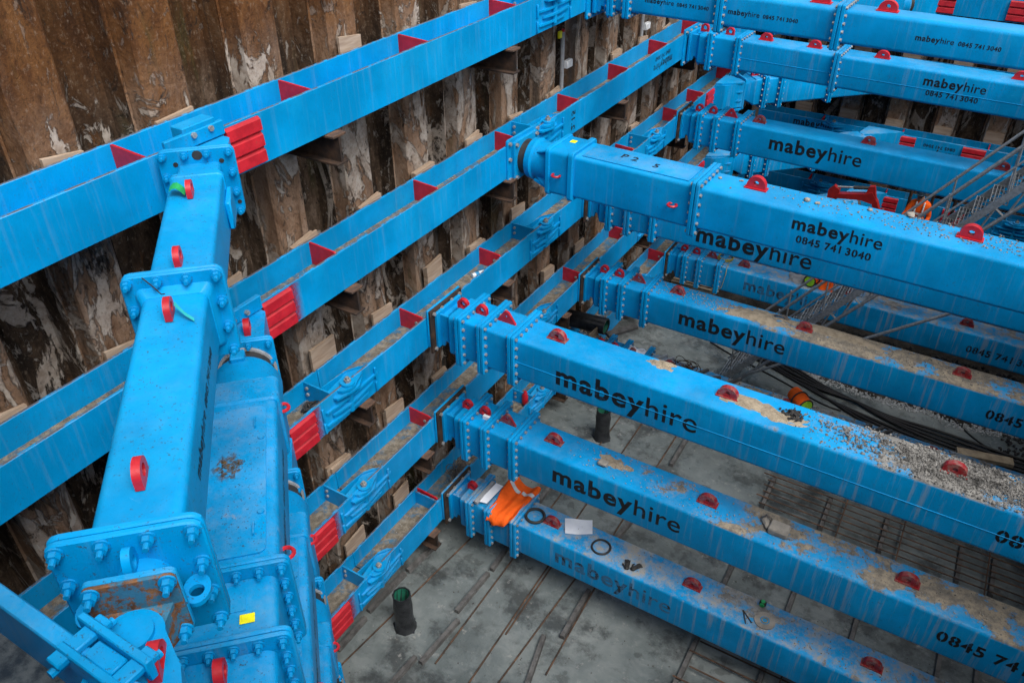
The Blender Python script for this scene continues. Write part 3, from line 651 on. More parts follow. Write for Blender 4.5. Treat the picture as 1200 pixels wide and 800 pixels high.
# prop with round rubber bearing (y 16.8)
def bearing_prop():
    z = LV[1]-.02; Mx = frame((WX, 16.85, z), (1, -.022)); root = thing('steel_prop', 'thick prop seated on a round black rubber bearing, pebbles strewn on top', 'prop', (WX, 16.85, z-.6), 'blue props spanning the pit')
    mt = 'tide'; bp = part('bearing_plate', 'clean', root, lambda b: (b.rprism(.003, .07, -.72, .72, -.52, .60, .06, 3, .01), b.rprism(.072, .16, -.55, .55, -.48, .52, .05, 3, .01)), Mx)
    part('bolts', 'steel', bp, lambda b: [b.bolt(.16, y, zz, 1, .05) for y in (-.46, .46) for zz in (.44, -.4)]+[b.bolt(.07, y, zz, 1, .05) for y in (-.64, .64) for zz in (.5, .1, -.42)], Mx, kind='stuff', smooth=0)
    part('rubber_bearing', 'rubber', root, lambda b: b.cyl((.16, 0, 0), (.36, 0, 0), .43, n=32), Mx)
    part('bearing_dome', 'clean', root, lambda b: b.loft([[(x, r*math.cos(2*math.pi*k/28), r*math.sin(2*math.pi*k/28)) for k in range(28)] for x, r in ((.37, .40), (.37, .50), (.52, .52), (.56, .46), (1.05, .46))]), Mx, smooth=25)
    for a in (0, 90, 180, 270):
        def guss(b):
            c, s_ = math.cos(math.radians(a+45)), math.sin(math.radians(a+45)); P = [(.62, .44), (1.06, .44), (1.06, .70)]
            b.loft([[(x, c*r-s_*.02, s_*r+c*.02) for x, r in P], [(x, c*r+s_*.02, s_*r-c*.02) for x, r in P]])
        part('gusset', 'clean', root, guss, Mx, smooth=0)
    part('skirt_plate', 'clean', root, lambda b: b.prism([(.62, -.40), (1.2, -.62), (1.2, -.45), (.62, -.36)], 'y', -.4, .4), Mx, smooth=0)
    part('collar_box', 'clean', root, lambda b: (b.rprism(1.06, 1.75, -.56, .56, -.56, .56, .10, 4, .02), b.rprism(1.04, 1.16, -.60, .60, -.60, .60, .11, 4, .02), b.rprism(1.66, 1.80, -.62, .62, -.62, .62, .11, 4, .02)), Mx)
    part('box_section', mt, root, lambda b: b.rprism(1.8, 4.75, -.53, .53, -.53, .53, .09, 5), Mx)
    part('cover_plate', 'used', root, lambda b: b.rprism(1.95, 4.6, -.42, .42, .535, .555, .009, 2), Mx)
    flange(root, Mx, 4.85, .66, .66, 'clean', 6, r=.08)
    main_box(root, Mx, 4.94, 19.3, .52, .50, 'muda2' if 'muda2' in M else 'tide', False)
    lugs(root, Mx, (5.95, 10.2, 14.4), .50, w=.42, h=.29, y=.08); 
    for x, zz in ((1.36, -.02), (4.35, -.02)):
        def f(b): 
            b.ring((x, -.60, zz), .10, .028, 14, 6, 'z')
        part('side_lug', 'red', root, f, Mx)
    part('sticker', 'yellow', root, lambda b: b.box(1.3, 1.45, .12, .28, .561, .566), Mx, smooth=0)
    lettering(root, [([('P', True)], .15, 0, 0), ([('2', True)], .15, -.03, .27), ([('5', True)], .13, -.12, .85)], Matrix(((1, 0, 0, 0), (0, 0, 1, 0), (0, 0, 0, .56), (0, 0, 0, 1))) if False else Mx @ Matrix(((1, 0, 0, 0), (0, 0, 1, 0), (0, 1, 0, .558), (0, 0, 0, 1))), 2.75, -.05, .55, y=0)
    txt_two(root, Mx, 6.98, .10, 1.8, y=-.524); return root, Mx
p2, m2 = bearing_prop()

# ---------------------------------------------------------------- corner braces
BO = (-10.0, 7.55)
def near_brace_top():
    z = -4.97; Mx = frame((BO[0], BO[1], z), (1, -1)); root = thing('corner_brace', 'clean diagonal corner brace on the topmost waling, hinged at a rusty pin foot', 'brace', (-10, 7.55, z-.6), 'diagonal corner braces')
    # wedge seat on the waling
    def seat(b):
        b.prism([(-9.997, 6.85), (-9.997, 7.93), (-9.80, 7.93), (-9.30, 7.40), (-9.84, 6.86)], 'z', z-.44, z+.34)
        b.box(-10.2, -9.94, 7.25, 7.85, z+.36, z+.66, .012); b.box(-9.997, -9.92, 6.9, 7.98, z+.36, z+.58, .012)
    st = part('wedge_seat', 'clean', root, seat, None, smooth=30)
    part('bolts', 'steel', st, lambda b: [(b.cyl((-9.94, y, z+.53), (-9.88, y, z+.53), .045, n=6)) for y in (7.4, 7.72)], None, kind='stuff')
    part('stub_box', 'clean', root, lambda b: b.rprism(.3, 1.25, -.27, .31, -.36, .32, .07, 4), Mx)
    fl = flange(root, Mx, .66, .52, .53, 'clean', 4, True, r=.10, th=.055)
    part('bolt_holes', 'rubber', fl, lambda b: [b.cyl((.722, y, zz), (.728, y, zz), r, n=12) for y, zz, r in ((-.29, .33, .035), (.33, .33, .035), (.02, .44, .07), (.46, -.32, .03))], Mx, kind='stuff')
    part('jack_box', 'clean', root, lambda b: (b.rprism(1.12, 4.15, -.33, .36, -.40, .35, .085, 5, .03), b.rprism(1.12, 1.24, -.345, .375, -.415, .365, .09, 5, .02), b.box(1.15, 1.7, .36, .44, -.28, .12, .02)), Mx)
    flange(root, Mx, 4.22, .525, .565, 'clean', 4, True, r=.11, th=.055)
    part('weld_collar', 'clean', root, lambda b: b.loft([[(x, yy, zz) for yy, zz in b.rrect(-.335-d, .335+d, -.36-d, .35+d, .09, 5)] for x, d in ((4.28, .07), (4.40, .01))]), Mx, smooth=60)
    part('box_section', 'clean', root, lambda b: b.rprism(4.28, 7.86, -.335, .335, -.36, .35, .085, 5), Mx)
    flange(root, Mx, 7.90, .53, .57, 'clean', 4, True, r=.10, th=.055)
    for x in (1.86, 3.69, 4.78, 7.19):
        def f(b):
            o = [(x+.13*math.cos(math.pi*k/12), .45+.11*math.sin(math.pi*k/12)) for k in range(13)]+[(x-.13, .36), (x-.04, .352), (x+.04, .352), (x+.13, .36)]
            b.eye(o, (x, .46), .055, 'y', -.035, .035)
        lg = part('lifting_lug', 'red', root, f, Mx, smooth=30)
        if x == 1.86: part('tag', 'green', lg, lambda b: b.loft([[(x-.10-.02*k, -.06-.05*k, .40+.09*math.sin(k*.7)), (x+.10-.02*k, -.06-.05*k, .40+.09*math.sin(k*.7))] for k in range(5)], False), Mx)
        if x == 4.78: part('tag', 'cyan', lg, lambda b: b.loft([[(x-.10, .05, .46), (x+.02, .06, .48)], [(x+.04, .15, .40), (x+.14, .17, .41)], [(x+.13, .24, .37), (x+.2, .25, .37)]], False), Mx)
    part('wire', 'rubber', root, lambda b: b.tube([(4.3, -.28, .56), (4.45, -.16, .52), (4.65, -.06, .54), (4.76, 0, .60)], .007, 5), Mx)
    # hinge foot
    part('stub_tube', 'clean', root, lambda b: b.cyl((7.96, .05, 0.1), (8.26, .05, .1), .20, n=24), Mx)
    for yc, zc, up in ((0.02, .38, 1), (.40, .02, 0), (-.34, -.02, 0)):
        def eyes(b):
            o = [(8.06+.10*math.cos(2*math.pi*k/20), .36+.15*math.sin(2*math.pi*k/20)) if up else (8.10+.14*math.cos(2*math.pi*k/20), yc+.10*math.sin(2*math.pi*k/20)) for k in range(20)]
            if up: b.eye(o, (8.06, .38), .05, 'y', yc-.03, yc+.03)
            else: b.eye(o, (8.12, yc), .055, 'z', zc-.02, zc+.02)
        part('lifting_eye', 'clean', root, eyes, Mx, smooth=30)
    hp = part('hinge_plate', 'used', root, lambda b: b.rprism(8.26, 8.31, -.24, .37, -.14, .50, .05, 3, .01), Mx)
    part('hinge_plate_rusty', 'rustblue', hp, lambda b: b.rprism(8.312, 8.345, -.235, .365, -.135, .495, .05, 3, .006), Mx)
    ang = math.atan2(Mx[1][0], Mx[0][0])
    for y, zz in ((-.18, .44), (.31, .44), (-.18, -.08), (.31, -.08)): child_copy(BOLT, hp, W(*(Mx @ Vector((8.345, y, zz)))), ang, 'bolt')
    def clev(b):
        b.loft([[(8.345, -.16, .22), (8.345, .30, .22), (8.345, .30, -.12), (8.345, -.16, -.12)], [(8.50, -.08, .15), (8.50, .22, .15), (8.50, .22, -.10), (8.50, -.08, -.10)], [(8.66, -.02, .12), (8.66, .16, .12), (8.66, .16, -.10), (8.66, -.02, -.10)]])
    part('clevis_tongue', 'rustblue', root, clev, Mx, smooth=0)
    def eyeplate(b):
        o = [(8.60+.21*math.cos(math.pi*k/12+math.pi/2), .07+.21*math.sin(math.pi*k/12+math.pi/2)) for k in range(13)]+[(9.2, -.26), (9.2, .44), (8.9, .40)]
        b.prism(o, 'z', .20, .27); b.prism(o, 'z', -.30, -.20)
        b.prism([(8.80, -.2), (9.2, -.26), (9.2, .44), (8.9, .40)], 'z', -.2, .2)
    ep = part('pin_bracket', 'clean', root, eyeplate, Mx, smooth=30)
    part('pin', 'clean', ep, lambda b: b.cyl((8.60, .07, -.36), (8.60, .07, .305), .145, n=28), Mx)
    def handle(b):
        o = [(8.86+.14*math.cos(math.pi*k/10), .27+.17*math.sin(math.pi*k/10)) for k in range(11)]+[(8.72, .26), (8.80, .26), (8.92, .26), (9.0, .26)]
        b.eye(o, (8.86, .33), .07, 'y', .22, .30)
    part('lifting_lug', 'red', ep, handle, Mx, smooth=30)
    # clamp bars onto the waling flange (world frame)
    def clamp(b):
        b.box(-4.08, -3.42, 1.34, 1.40, -4.62, -4.44, .01); b.box(-4.02, -3.36, 1.14, 1.20, -4.62, -4.46, .01)
        for x in (-3.95, -3.5): b.box(x-.06, x+.06, 1.065, 1.455, -4.528, -4.475, .01); b.cyl((x, 1.03, -4.56), (x, 1.49, -4.56), .03, n=8)
        b.box(-3.86, -3.59, 1.205, 1.335, -4.575, -4.50, .01)
    part('flange_clamp', 'clean', root, clamp, None)
    MSide = Mx @ Matrix(((-1, 0, 0, 0), (0, -1, 0, 0), (0, 0, 1, 0), (0, 0, 0, 1)))
    txt_line(root, MSide, -6.9, -.02, 1.9, y=-.339); 
    return root
near_brace_top()
# strip plate riding on the waling flange beside the brace foot
for lv in range(1, 5):
    z = LV[lv]-.03; Mx = frame((BO[0], BO[1], z), (1, -1)); pm = ['', 'used', 'used', 'used', 'dark'][lv]
    root = thing('corner_brace', ['', 'broad diagonal corner brace with bolted dirty lid directly under the hinged brace', 'diagonal corner brace on the third waling, below the brace with the dirty lid', 'diagonal corner brace on the fourth waling, just above the lowest brace', 'lowest diagonal corner brace, just above the pit floor'][lv], 'brace', (-10, 7.55, z-.7), 'diagonal corner braces')
    def seat(b):
        b.prism([(-9.997, 6.75), (-9.997, 7.93), (-9.82, 7.93), (-9.14, 7.22), (-9.62, 6.75)], 'z', z-.42, z+.38)
        b.box(-9.997, -9.9, 6.8, 7.97, z+.40, z+.66, .012)
    st = part('wedge_seat', pm, root, seat, None, smooth=30)
    part('bolts', 'steel', st, lambda b: [b.cyl((-9.9, y, zz), (-9.84, y, zz), .045, n=6) for y in (7.3, 7.6) for zz in (z+.52,)], None, kind='stuff')
    ringlug(root, Mx, (.42,), .36, .12)
    flange(root, Mx, .95, .54, .58, 'clean', 4, True, r=.09, th=.055)
    part('rubber_bearing', 'rubber', root, lambda b: b.cyl((1.0, .06, 0), (1.22, .06, 0), .43, n=32), Mx)
    part('bearing_ring', 'grey', root, lambda b: b.cyl((1.01, .06, 0), (1.06, .06, 0), .47, n=32), Mx)
    part('bearing_dome', 'clean', root, lambda b: (b.loft([[(x, .05+r*math.cos(2*math.pi*k/32), r*math.sin(2*math.pi*k/32)) for k in range(32)] for x, r in ((1.22, .44), (1.30, .50), (1.42, .55), (2.2, .55))]), b.box(1.26, 1.50, -.10, .12, .42, .62, .02)), Mx, smooth=35)
    part('end_collar', pm, root, lambda b: b.rprism(2.0, 2.55, -.62, .62, -.6, .58, .12, 5, .03), Mx)
    part('box_section', pm, root, lambda b: b.rprism(2.5, 5.6, -.58, .58, -.57, .55, .12, 5), Mx)
    lid = part('lid_plate', 'lid', root, lambda b: b.rprism(2.7, 5.45, -.50, .50, .552, .572, .009, 2) if False else b.prism(b.rrect(2.7, 5.45, -.46, .44, .10, 4), 'z', .552, .575), Mx)
    part('lid_fixings', 'used', lid, lambda b: [b.cyl((x, .38, .575), (x, .38, .60), .045, n=8) for x in (3.4, 4.8)]+[b.tube([(x, .30, .575), (x, .30, .62), (x+.18, .30, .62), (x+.18, .30, .575)], .012, 5) for x in (3.0, 5.0)], Mx, kind='stuff')
    if lv == 1: part('moss_patch', 'moss', lid, lambda b: b.prism([(3.9+.34*(1+.25*math.sin(5*a_)+.2*math.sin(9*a_))*math.cos(a_), -.04+.17*(1+.25*math.sin(4*a_+1)+.2*math.sin(11*a_))*math.sin(a_)) for a_ in [2*math.pi*k/36 for k in range(36)]], 'z', .5755, .578), Mx, smooth=0)
    flange(root, Mx, 5.72, .72, .73, pm, 6, True, r=.10, th=.055)
    part('box_section', pm, root, lambda b: (b.rprism(5.79, 6.62, -.56, .56, -.57, .54, .13, 5), b.box(6.0, 6.22, .0, .22, .54, .552)), Mx)
    flange(root, Mx, 6.70, .72, .73, pm, 6, True, r=.10, th=.055)
    part('box_section', pm, root, lambda b: b.rprism(6.77, 7.9, -.54, .54, -.56, .53, .13, 5), Mx)
    if lv == 1:
        part('sticker', 'yellow', root, lambda b: b.box(6.28, 6.40, .16, .32, .556, .56), Mx, smooth=0)
    ringlug(root, Mx, (7.0,), .52); flange(root, Mx, 7.95, .72, .73, pm, 6, False, r=.1)
    part('pin_foot', 'rust', root, lambda b: b.loft([[(8.03, -.4, .4), (8.03, .4, .4), (8.03, .4, -.4), (8.03, -.4, -.4)], [(8.75, -.1, .2), (8.75, .1, .2), (8.75, .1, -.2), (8.75, -.1, -.2)]]), Mx)
    for x in (2.35, 5.2): part('side_lug', 'red', root, lambda b: b.ring((x, .62, .2), .09, .028, 14, 6, 'z'), Mx)
    txt_line(root, Mx @ Matrix(((-1, 0, 0, 0), (0, -1, 0, 0), (0, 0, 1, 0), (0, 0, 0, 1))), -5.3, -.05, 2.2, y=-.584)
# far braces
for lv in range(5):
    z = LV[lv]; Mx = frame((-10, 32.55, z), (1, 1)); pm = ['used', 'used', 'used', 'dark', 'dark'][lv]
    root = thing('corner_brace', f'diagonal corner brace in the far corner, on the {ORD[lv]} walings', 'brace', (-10, 32.55, z-.7), 'diagonal corner braces')
    def seat(b):
        b.prism([(-9.997, 31.85), (-9.997, 33.2), (-9.5, 33.6), (-9.0, 32.7), (-9.6, 31.95)], 'z', z-.5, z+.45)
        for k in range(4): b.prism([(-9.99, 31.9), (-9.75, 31.95), (-9.1, 32.5), (-9.0, 32.8), (-9.99, 33.1)], 'z', z-.62+k*.36, z-.56+k*.36)
    part('wedge_seat', pm, root, seat, None, smooth=0)
    part('end_plate', pm, root, lambda b: b.rprism(.75, .83, -.62, .62, -.6, .62, .05, 3, .01), Mx)
    part('jack_neck', pm, root, lambda b: b.loft([[(x, y, zz) for y, zz in b.rrect(-a, a, -a, a, .05)] for x, a in ((.83, .34), (1.0, .34), (1.3, .5))]), Mx, smooth=30)
    for x0, x1 in ((1.3, 1.62), (1.78, 2.35), (2.5, 4.6), (4.76, 7.2)): part('box_section', pm, root, lambda b: b.rprism(x0, x1, -.5, .5, -.54, .53, .08, 4), Mx)
    for x in (1.70, 2.42, 4.68): flange(root, Mx, x, .65, .67, pm, 6)
    ringlug(root, Mx, (1.45,), .5); lugs(root, Mx, (2.05, 5.2), .52)
    part('rubber_bearing', 'rubber', root, lambda b: b.cyl((7.55, 0, 0), (7.75, 0, 0), .42, n=24), Mx)
    part('bearing_dome', pm, root, lambda b: b.cyl((7.18, 0, 0), (7.55, 0, 0), .46, .5, n=24), Mx)
    part('end_seat', pm, root, lambda b: b.prism([(-4.9, YF-.003), (-3.4, YF-.003), (-3.9, YF-.45), (-4.9, YF-1.2), (-5.1, YF-1.0)], 'z', z-.55, z+.55), None, smooth=0)
    txt_line(root, Mx, 5.0, -.05, 1.6)

# ---------------------------------------------------------------- brackets under walings
def bracket(lv, y, x1=-9.82):
    z = LV[lv]-HH-.004; zb = z-.56; root = thing('bracket_beam', f'rusty steel I-beam bracket under the {ORD[lv]} blue waling', 'bracket', (PX, y, zb), f'brackets under the {ORD[lv]} waling')
    part('top_flange', 'rust', root, lambda b: b.box(PX-.1, x1, y-.17, y+.17, z-.045, z, .006)); part('bottom_flange', 'rustd', root, lambda b: b.box(PX-.1, x1, y-.15, y+.15, zb, zb+.045, .006))
    part('web', 'rustd', root, lambda b: b.box(PX-.1, x1-.01, y-.025, y+.025, zb+.05, z-.05))
for lv, ys in ((0, (10.3, 16.35, 22.9)), (1, (10.25, 16.2, 22.8, 28.6)), (2, (10.2, 16.1, 22.8, 28.6)), (3, (12.1, 19.6, 26.)), (4, (12.1, 19.6, 26.))):
    for y in ys: bracket(lv, y)

# ---------------------------------------------------------------- plywood packers
def packer(lv, k, up=None):
    y = Y0+PER*k+random.uniform(-.07, .07); zc = LV[lv]; up = random.choice((.03, .05, .08, .10, .16)) if up is None else up
    n = random.choice((1, 1, 2, 2)); x = PX+.035; tall = up > .28; root = thing('plywood_packer', (f'tall plywood board standing well above the {ORD[lv]} waling on the rusty wall' if tall else f'plywood packing boards wedged low behind the {ORD[lv]} waling on the rusty wall'), 'packer', (x, y, zc-.4), (f'tall boards behind the {ORD[lv]} waling' if tall else f'packers behind the {ORD[lv]} waling'))
    th = random.uniform(.045, .07); xb_ = BX-(.1 if lv == 0 else 0)-.006
    for i in range(n):
        w_ = random.uniform(.30, .37); h = zc+HH+up*random.uniform(.55, 1.)+(0 if i else 0); dy = random.uniform(-.05, .05); sl = random.uniform(-.05, .05)
        b = MB(); x0 = xb_-(i+1)*(th+.006); b.prism([(y+dy-w_, zc-.42), (y+dy+w_, zc-.42), (y+dy+w_, h+sl), (y+dy-w_, h-sl)], 'x', x0, x0+th); b.build('board', 'ply', root, smooth=0)
for k in (-1, 0, 1, 3, 5, 7, 9, 11): packer(0, k, .33 if k == 3 else None)
for k in (-1, 0, 1, 2, 3, 4, 5, 6, 7, 9, 10, 11): packer(1, k)
for k in (0, 1, 2, 3, 4, 5, 6, 8, 10, 11): packer(2, k, {2: .62, 3: .40, 4: .62, 6: .3}.get(k))
for k in (1, 2, 3, 4, 7, 8, 10): packer(3, k, {3: .45, 7: .5, 8: .4, 2: .15}.get(k))
for k in (1, 2, 3, 5, 8): packer(4, k, {2: .45, 3: .45, 1: .4}.get(k))
for lv in (1, 2, 3):
    for k in range(0, 7):
        xx = -10.1+PER*k; zc = LV[lv]; b = MB(); h = zc+HH+random.uniform(.25, .5)
        b.box(xx-.36, xx+.36, YF+.88, YF+1.08, zc-.4, h)
        tag(b.build('plywood_packer', 'ply', smooth=0), f'dull plywood packer behind the {ORD[lv]} waling of the far end wall', 'packer', f'packers behind the {ORD[lv]} far waling')

# ================================================================ things in the pit
def scatter(name, pts, mat, parent=None, kind='stuff'):
    """many small angular stones as one mesh; pts: (x,y,z,size) survey units"""
    V = []; F = []
    off = Vector((0, 0, 0)) if parent is None else parent.location
    for x, y, z, r in pts:
        b0 = len(V); R = Matrix.Rotation(random.uniform(0, 6.3), 3, 'Z') @ Matrix.Rotation(random.uniform(0, 6.3), 3, 'X'); c = W(x, y, z)-off
        for i in range(6):
            d = Vector(((1, 0, 0), (-1, 0, 0), (0, 1, 0), (0, -1, 0), (0, 0, 1), (0, 0, -1))[i])*r*S*random.uniform(.6, 1.15); d.z *= .8
            V.append(c+R @ d)
        F += [tuple(b0+k for k in f) for f in ((0, 2, 4), (2, 1, 4), (1, 3, 4), (3, 0, 4), (2, 0, 5), (1, 2, 5), (3, 1, 5), (0, 3, 5))]
    me = bpy.data.meshes.new(name); me.from_pydata(V, [], F); me.materials.append(M[mat]); o = bpy.data.objects.new(name, me); COL.objects.link(o)
    if parent: o.parent = parent
    if kind: o['kind'] = kind
    return o
def mound(cx, cy, z, rx, ry, h, name, mat, label, cat, n=22, kind=None, ang=0):
    V = [(cx, cy, z+h)]; F = []; rings = 6; ph = [random.uniform(0, 6) for _ in range(4)]
    for i in range(1, rings+1):
        f = i/rings
        for k in range(n):
            t = 2*math.pi*k/n; e = 1+.16*math.sin(3*t+ph[0])+.10*math.sin(5*t+ph[1])+.07*math.sin(9*t+ph[2]); u, v = rx*f*e*math.cos(t), ry*f*e*math.sin(t)
            V.append((cx+u*math.cos(ang)-v*math.sin(ang), cy+u*math.sin(ang)+v*math.cos(ang), z-.004+h*(math.cos(f*math.pi)+1)/2+random.uniform(-.02, .02)*(1 if i < rings else 0)))
    for k in range(n): F.append((0, 1+k, 1+(k+1) % n))
    for i in range(rings-1):
        for k in range(n): F.append((1+i*n+k, 1+(i+1)*n+k, 1+(i+1)*n+(k+1) % n, 1+i*n+(k+1) % n))
    b = MB(); b.add(V, F); o = b.build(name, mat, smooth=80)
    return tag(o, label, cat, kind=kind)
ZT = [l+.03+.545 for l in LV]     # top of props per level

# ---- standing pipes
for (x, y, h, lab) in ((-9.34, 9.88, 1.3, 'black wrapped pipe stub standing upright near the lowest red shear stop'), (-8.19, 19.13, 1.2, 'black wrapped pipe stub upright on the slab beneath the lettered upper prop')):
    root = thing('pipe_stub', lab, 'pipe', (x, y, FZ)); n = 20
    def f(b, lo=.17):
        R = []
        for z, r in ((0, .30), (.08, .26), (.5, .235), (.9, .25), (h-.25, .23), (h-.02, .235), (h, .23), (h, .205), (h-.5, .20)):
            R.append([(x+r*(1+.05*math.sin(k*3+z*7))*math.cos(2*math.pi*k/n), y+r*(1+.05*math.sin(k*2.3+z*5))*math.sin(2*math.pi*k/n), FZ+z) for k in range(n)])
        b.loft(R, False)
    part('wall', 'pipe', root, f, smooth=60); part('lining', 'pipein', root, lambda b: b.loft([[(x+.198*math.cos(2*math.pi*k/20), y+.198*math.sin(2*math.pi*k/20), FZ+zz) for k in range(20)] for zz in (h-.03, h-.55)]+[[(x+.01*math.cos(2*math.pi*k/20), y+.01*math.sin(2*math.pi*k/20), FZ+h-.55) for k in range(20)]], False), smooth=60)
    part('wrap_skirt', 'pipe', root, lambda b: b.prism([(x-.34, y-.1), (x-.05, y-.32), (x+.34, y-.06), (x+.08, y+.33)], 'z', FZ+.002, FZ+.02), smooth=0)
# ---- large black pipe resting on the low prop head
root = thing('pipe_length', 'large black pipe with green bore lying across the wall end of the littered prop', 'pipe', (-10.2, 21.75, -16.4))
def f(b):
    n = 24; R = []
    for x, r in ((-11.0, .30), (-9.52, .30), (-9.50, .29), (-9.50, .245), (-10.1, .245)): R.append([(x, 21.75+(x+10.2)*.12+r*math.cos(2*math.pi*k/n), -16.08+r*math.sin(2*math.pi*k/n)) for k in range(n)])
    b.loft(R, False)
part('wall', 'pipe', root, f, smooth=50); part('lining', 'pipein', root, lambda b: b.loft([[(xx, 21.75+(xx+10.2)*.12+.24*math.cos(2*math.pi*k/24), -16.08+.24*math.sin(2*math.pi*k/24)) for k in range(24)] for xx in (-9.53, -10.15)]+[[(-10.15, 21.755+.01*math.cos(2*math.pi*k/24), -16.08+.01*math.sin(2*math.pi*k/24)) for k in range(24)]], False), smooth=60)

# ---- battens (steel spacers) on the slab
def batten(p0, p1, lab, w_=.07, h=.13, grp='steel spacer battens on the slab', mat='wood', z=FZ):
    (x0, y0), (x1, y1) = p0, p1; d = Vector((x1-x0, y1-y0, 0)); L = d.length; Mx = frame((x0, y0, z+.002), (d.x, d.y)); b = MB(Mx)
    b.prism([(-w_, 0), (w_, 0), (w_*.75, h), (-w_*.75, h)], 'x', 0, L); o = b.build('spacer_batten', mat, smooth=0); return tag(o, lab, 'batten', grp)
WB = 'dark grey spacer batten on the slab along the foot of the rusty wall'; OB = 'dark grey spacer batten lying on the open concrete slab'; MBt = 'dark spacer batten carrying the rebar mat on the slab'; HB = 'dark spacer batten on the slab glimpsed between two props'
for p in (((-10.35, 8.39), (-10.36, 9.5)), ((-10.42, 9.7), (-10.36, 11.2)), ((-10.33, 11.3), (-10.22, 12.6))): batten(*p, WB, grp='battens along the wall foot')
for p in (((-8.42, 10.9), (-8.38, 12.39)), ((-8.33, 9.18), (-8.23, 10.7)), ((-8.62, 8.0), (-8.54, 9.25)), ((-8.36, 12.54), (-8.45, 13.9)), ((-5.72, 9.9), (-6.08, 11.45)), ((-5.66, 11.65), (-5.73, 13.32))): batten(*p, OB, grp='battens on the open slab')
for p in (((-5.68, 19.0), (-5.71, 20.4)), ((-5.88, 15.2), (-5.76, 16.4)), ((-8.52, 15.4), (-8.52, 16.8)), ((-5.80, 16.6), (-5.76, 18.0)), ((-8.45, 17.0), (-8.5, 18.4))): batten(*p, HB, grp='battens glimpsed between props')
for x in (-2.65, -.92, .72, 2.75, 3.6, 5.4):
    for y in (10.6, 12.1, 13.6, 15.1, 18.75): batten((x, y), (x-.03, y+1.42), MBt, grp='battens under the rebar mat')
# ---- rebars
def bar(p0, p1, lab=None, parent=None, r=.022, z=FZ+.03, grp=None):
    b = MB(); b.cyl((p0[0], p0[1], z), (p1[0], p1[1], z), r, n=6); o = b.build('rebar' if parent is None else 'bar', 'rebar', parent)
    if parent is None: tag(o, lab, 'rebar', grp)
    return o
for p in (((-10.01, 8.12), (-9.49, 13.41)), ((-8.02, 9.37), (-8.11, 17.)), ((-7.0, 9.0), (-7.09, 13.62)), ((-6.95, 11.0), (-7.0, 13.7)), ((-6.41, 9.2), (-6.22, 13.9)), ((-5.5, 10.53), (-5.64, 13.6)), ((-8.06, 17.2), (-8.09, 20.6)), ((-7.2, 14.), (-7.31, 20.5)), ((-6.0, 14), (-6.07, 20.6))):
    bar(*p, 'long rusty rebar lying loose on the concrete slab', grp='loose rebars on the slab')
for (xa, xb, y0, y1, st, lab) in ((-2.9, 8, 17.5, 20.7, .26, 'rusty rebar mat on battens between the upper and middle lettered props'), (-2.7, 8, 10.4, 13.5, .42, 'rusty rebar mat on battens below the grimy lowest prop')):
    root = thing('rebar_mat', lab, 'rebar mat', ((xa+xb)/2, y0, FZ+.13)); y = y0
    while y < y1:
        bar((xa+random.uniform(-.12, .2), y+random.uniform(-.03, .03)), (xb, y+random.uniform(-.05, .05)), parent=root, z=FZ+.16); y += st
    for x in (-.45, 1.2, 3.45, 5.2): bar((x, y0-.1), (x-.05, y1+.1), parent=root, z=FZ+.205)
# bent tie wires
b = MB(); b.tube([(-7.0, 9.05, FZ+.03), (-6.9, 9.2, FZ+.1), (-6.75, 9.25, FZ+.16), (-6.6, 9.12, FZ+.1), (-6.55, 8.95, FZ+.04)], .02, 6); tag(b.build('bent_rebar', 'rebar'), 'short bent rusty hook of rebar on the slab', 'rebar')

# ---- hoses
def hose(pts, r, lab, mat='hose', z=FZ, name='hose', grp='black hoses on the floor'):
    P = []
    for i in range(len(pts)-1):
        p0 = pts[max(i-1, 0)]; p1 = pts[i]; p2 = pts[i+1]; p3 = pts[min(i+2, len(pts)-1)]
        for k in range(6):
            t = k/6; P.append(tuple(.5*((2*p1[j])+(-p0[j]+p2[j])*t+(2*p0[j]-5*p1[j]+4*p2[j]-p3[j])*t*t+(-p0[j]+3*p1[j]-3*p2[j]+p3[j])*t**3) for j in (0, 1))+(z+r,))
    P.append((*pts[-1], z+r)); b = MB(); b.tube(P, r, 7); return tag(b.build(name, mat, smooth=80), lab, 'hose', grp)
for dx, dy in ((0, 0), (.1, .22), (-.1, -.16)):
    hose([(-7.4+dx, 27.0+dy), (-6.13+dx, 26.45+dy), (-4.67, 26.01+dy), (-3.24, 25.42+dy*.6), (-2.16, 24.95), (-.6, 24.5-dy), (1.4, 24.2-dy), (3.4, 24.2-dy)], .05, 'thick black hose curving over the slab towards the stacked timber')
for dx, dy in ((0, 0), (.1, .22), (0, -.2), (.2, .4)):
    hose([(-6.9, 27.2+dy), (-5.49, 26.5+dy), (-3.98, 25.85+dy), (-2.64, 25.44+dy*.5), (-1.42, 25.28), (-.21, 24.98-dy*.4), (1.41, 24.9-dy), (3.96, 24.8-dy), (7, 24.9-dy)], .048, 'dark hose of the bundle sweeping along the ragged slab edge', z=FZ+.05)
hose([(-7, 26.2), (-5.91, 25.77), (-4.13, 25.25), (-2.44, 24.66), (-1.69, 24.58)], .03, 'thin black cable on the slab beside the hose bundle', name='cable')
hose([(1.3, 26.6), (1.9, 25.9), (2.6, 25.3), (3.6, 24.9), (5., 25.6)], .03, 'thin black cable looping over the dark earth', name='cable')

pts = [(x+random.uniform(-.3, .3), y-.04+random.gauss(0, .10), FZ+.005+random.random()*.02, random.uniform(.02, .07)) for (x, y) in pe if -6.5 < x < 8 for _ in range(26)]
tag(scatter('mortar_crust', pts, 'mortar'), 'pale mortar crust along the ragged far edge of the slab', 'mortar', kind='stuff')
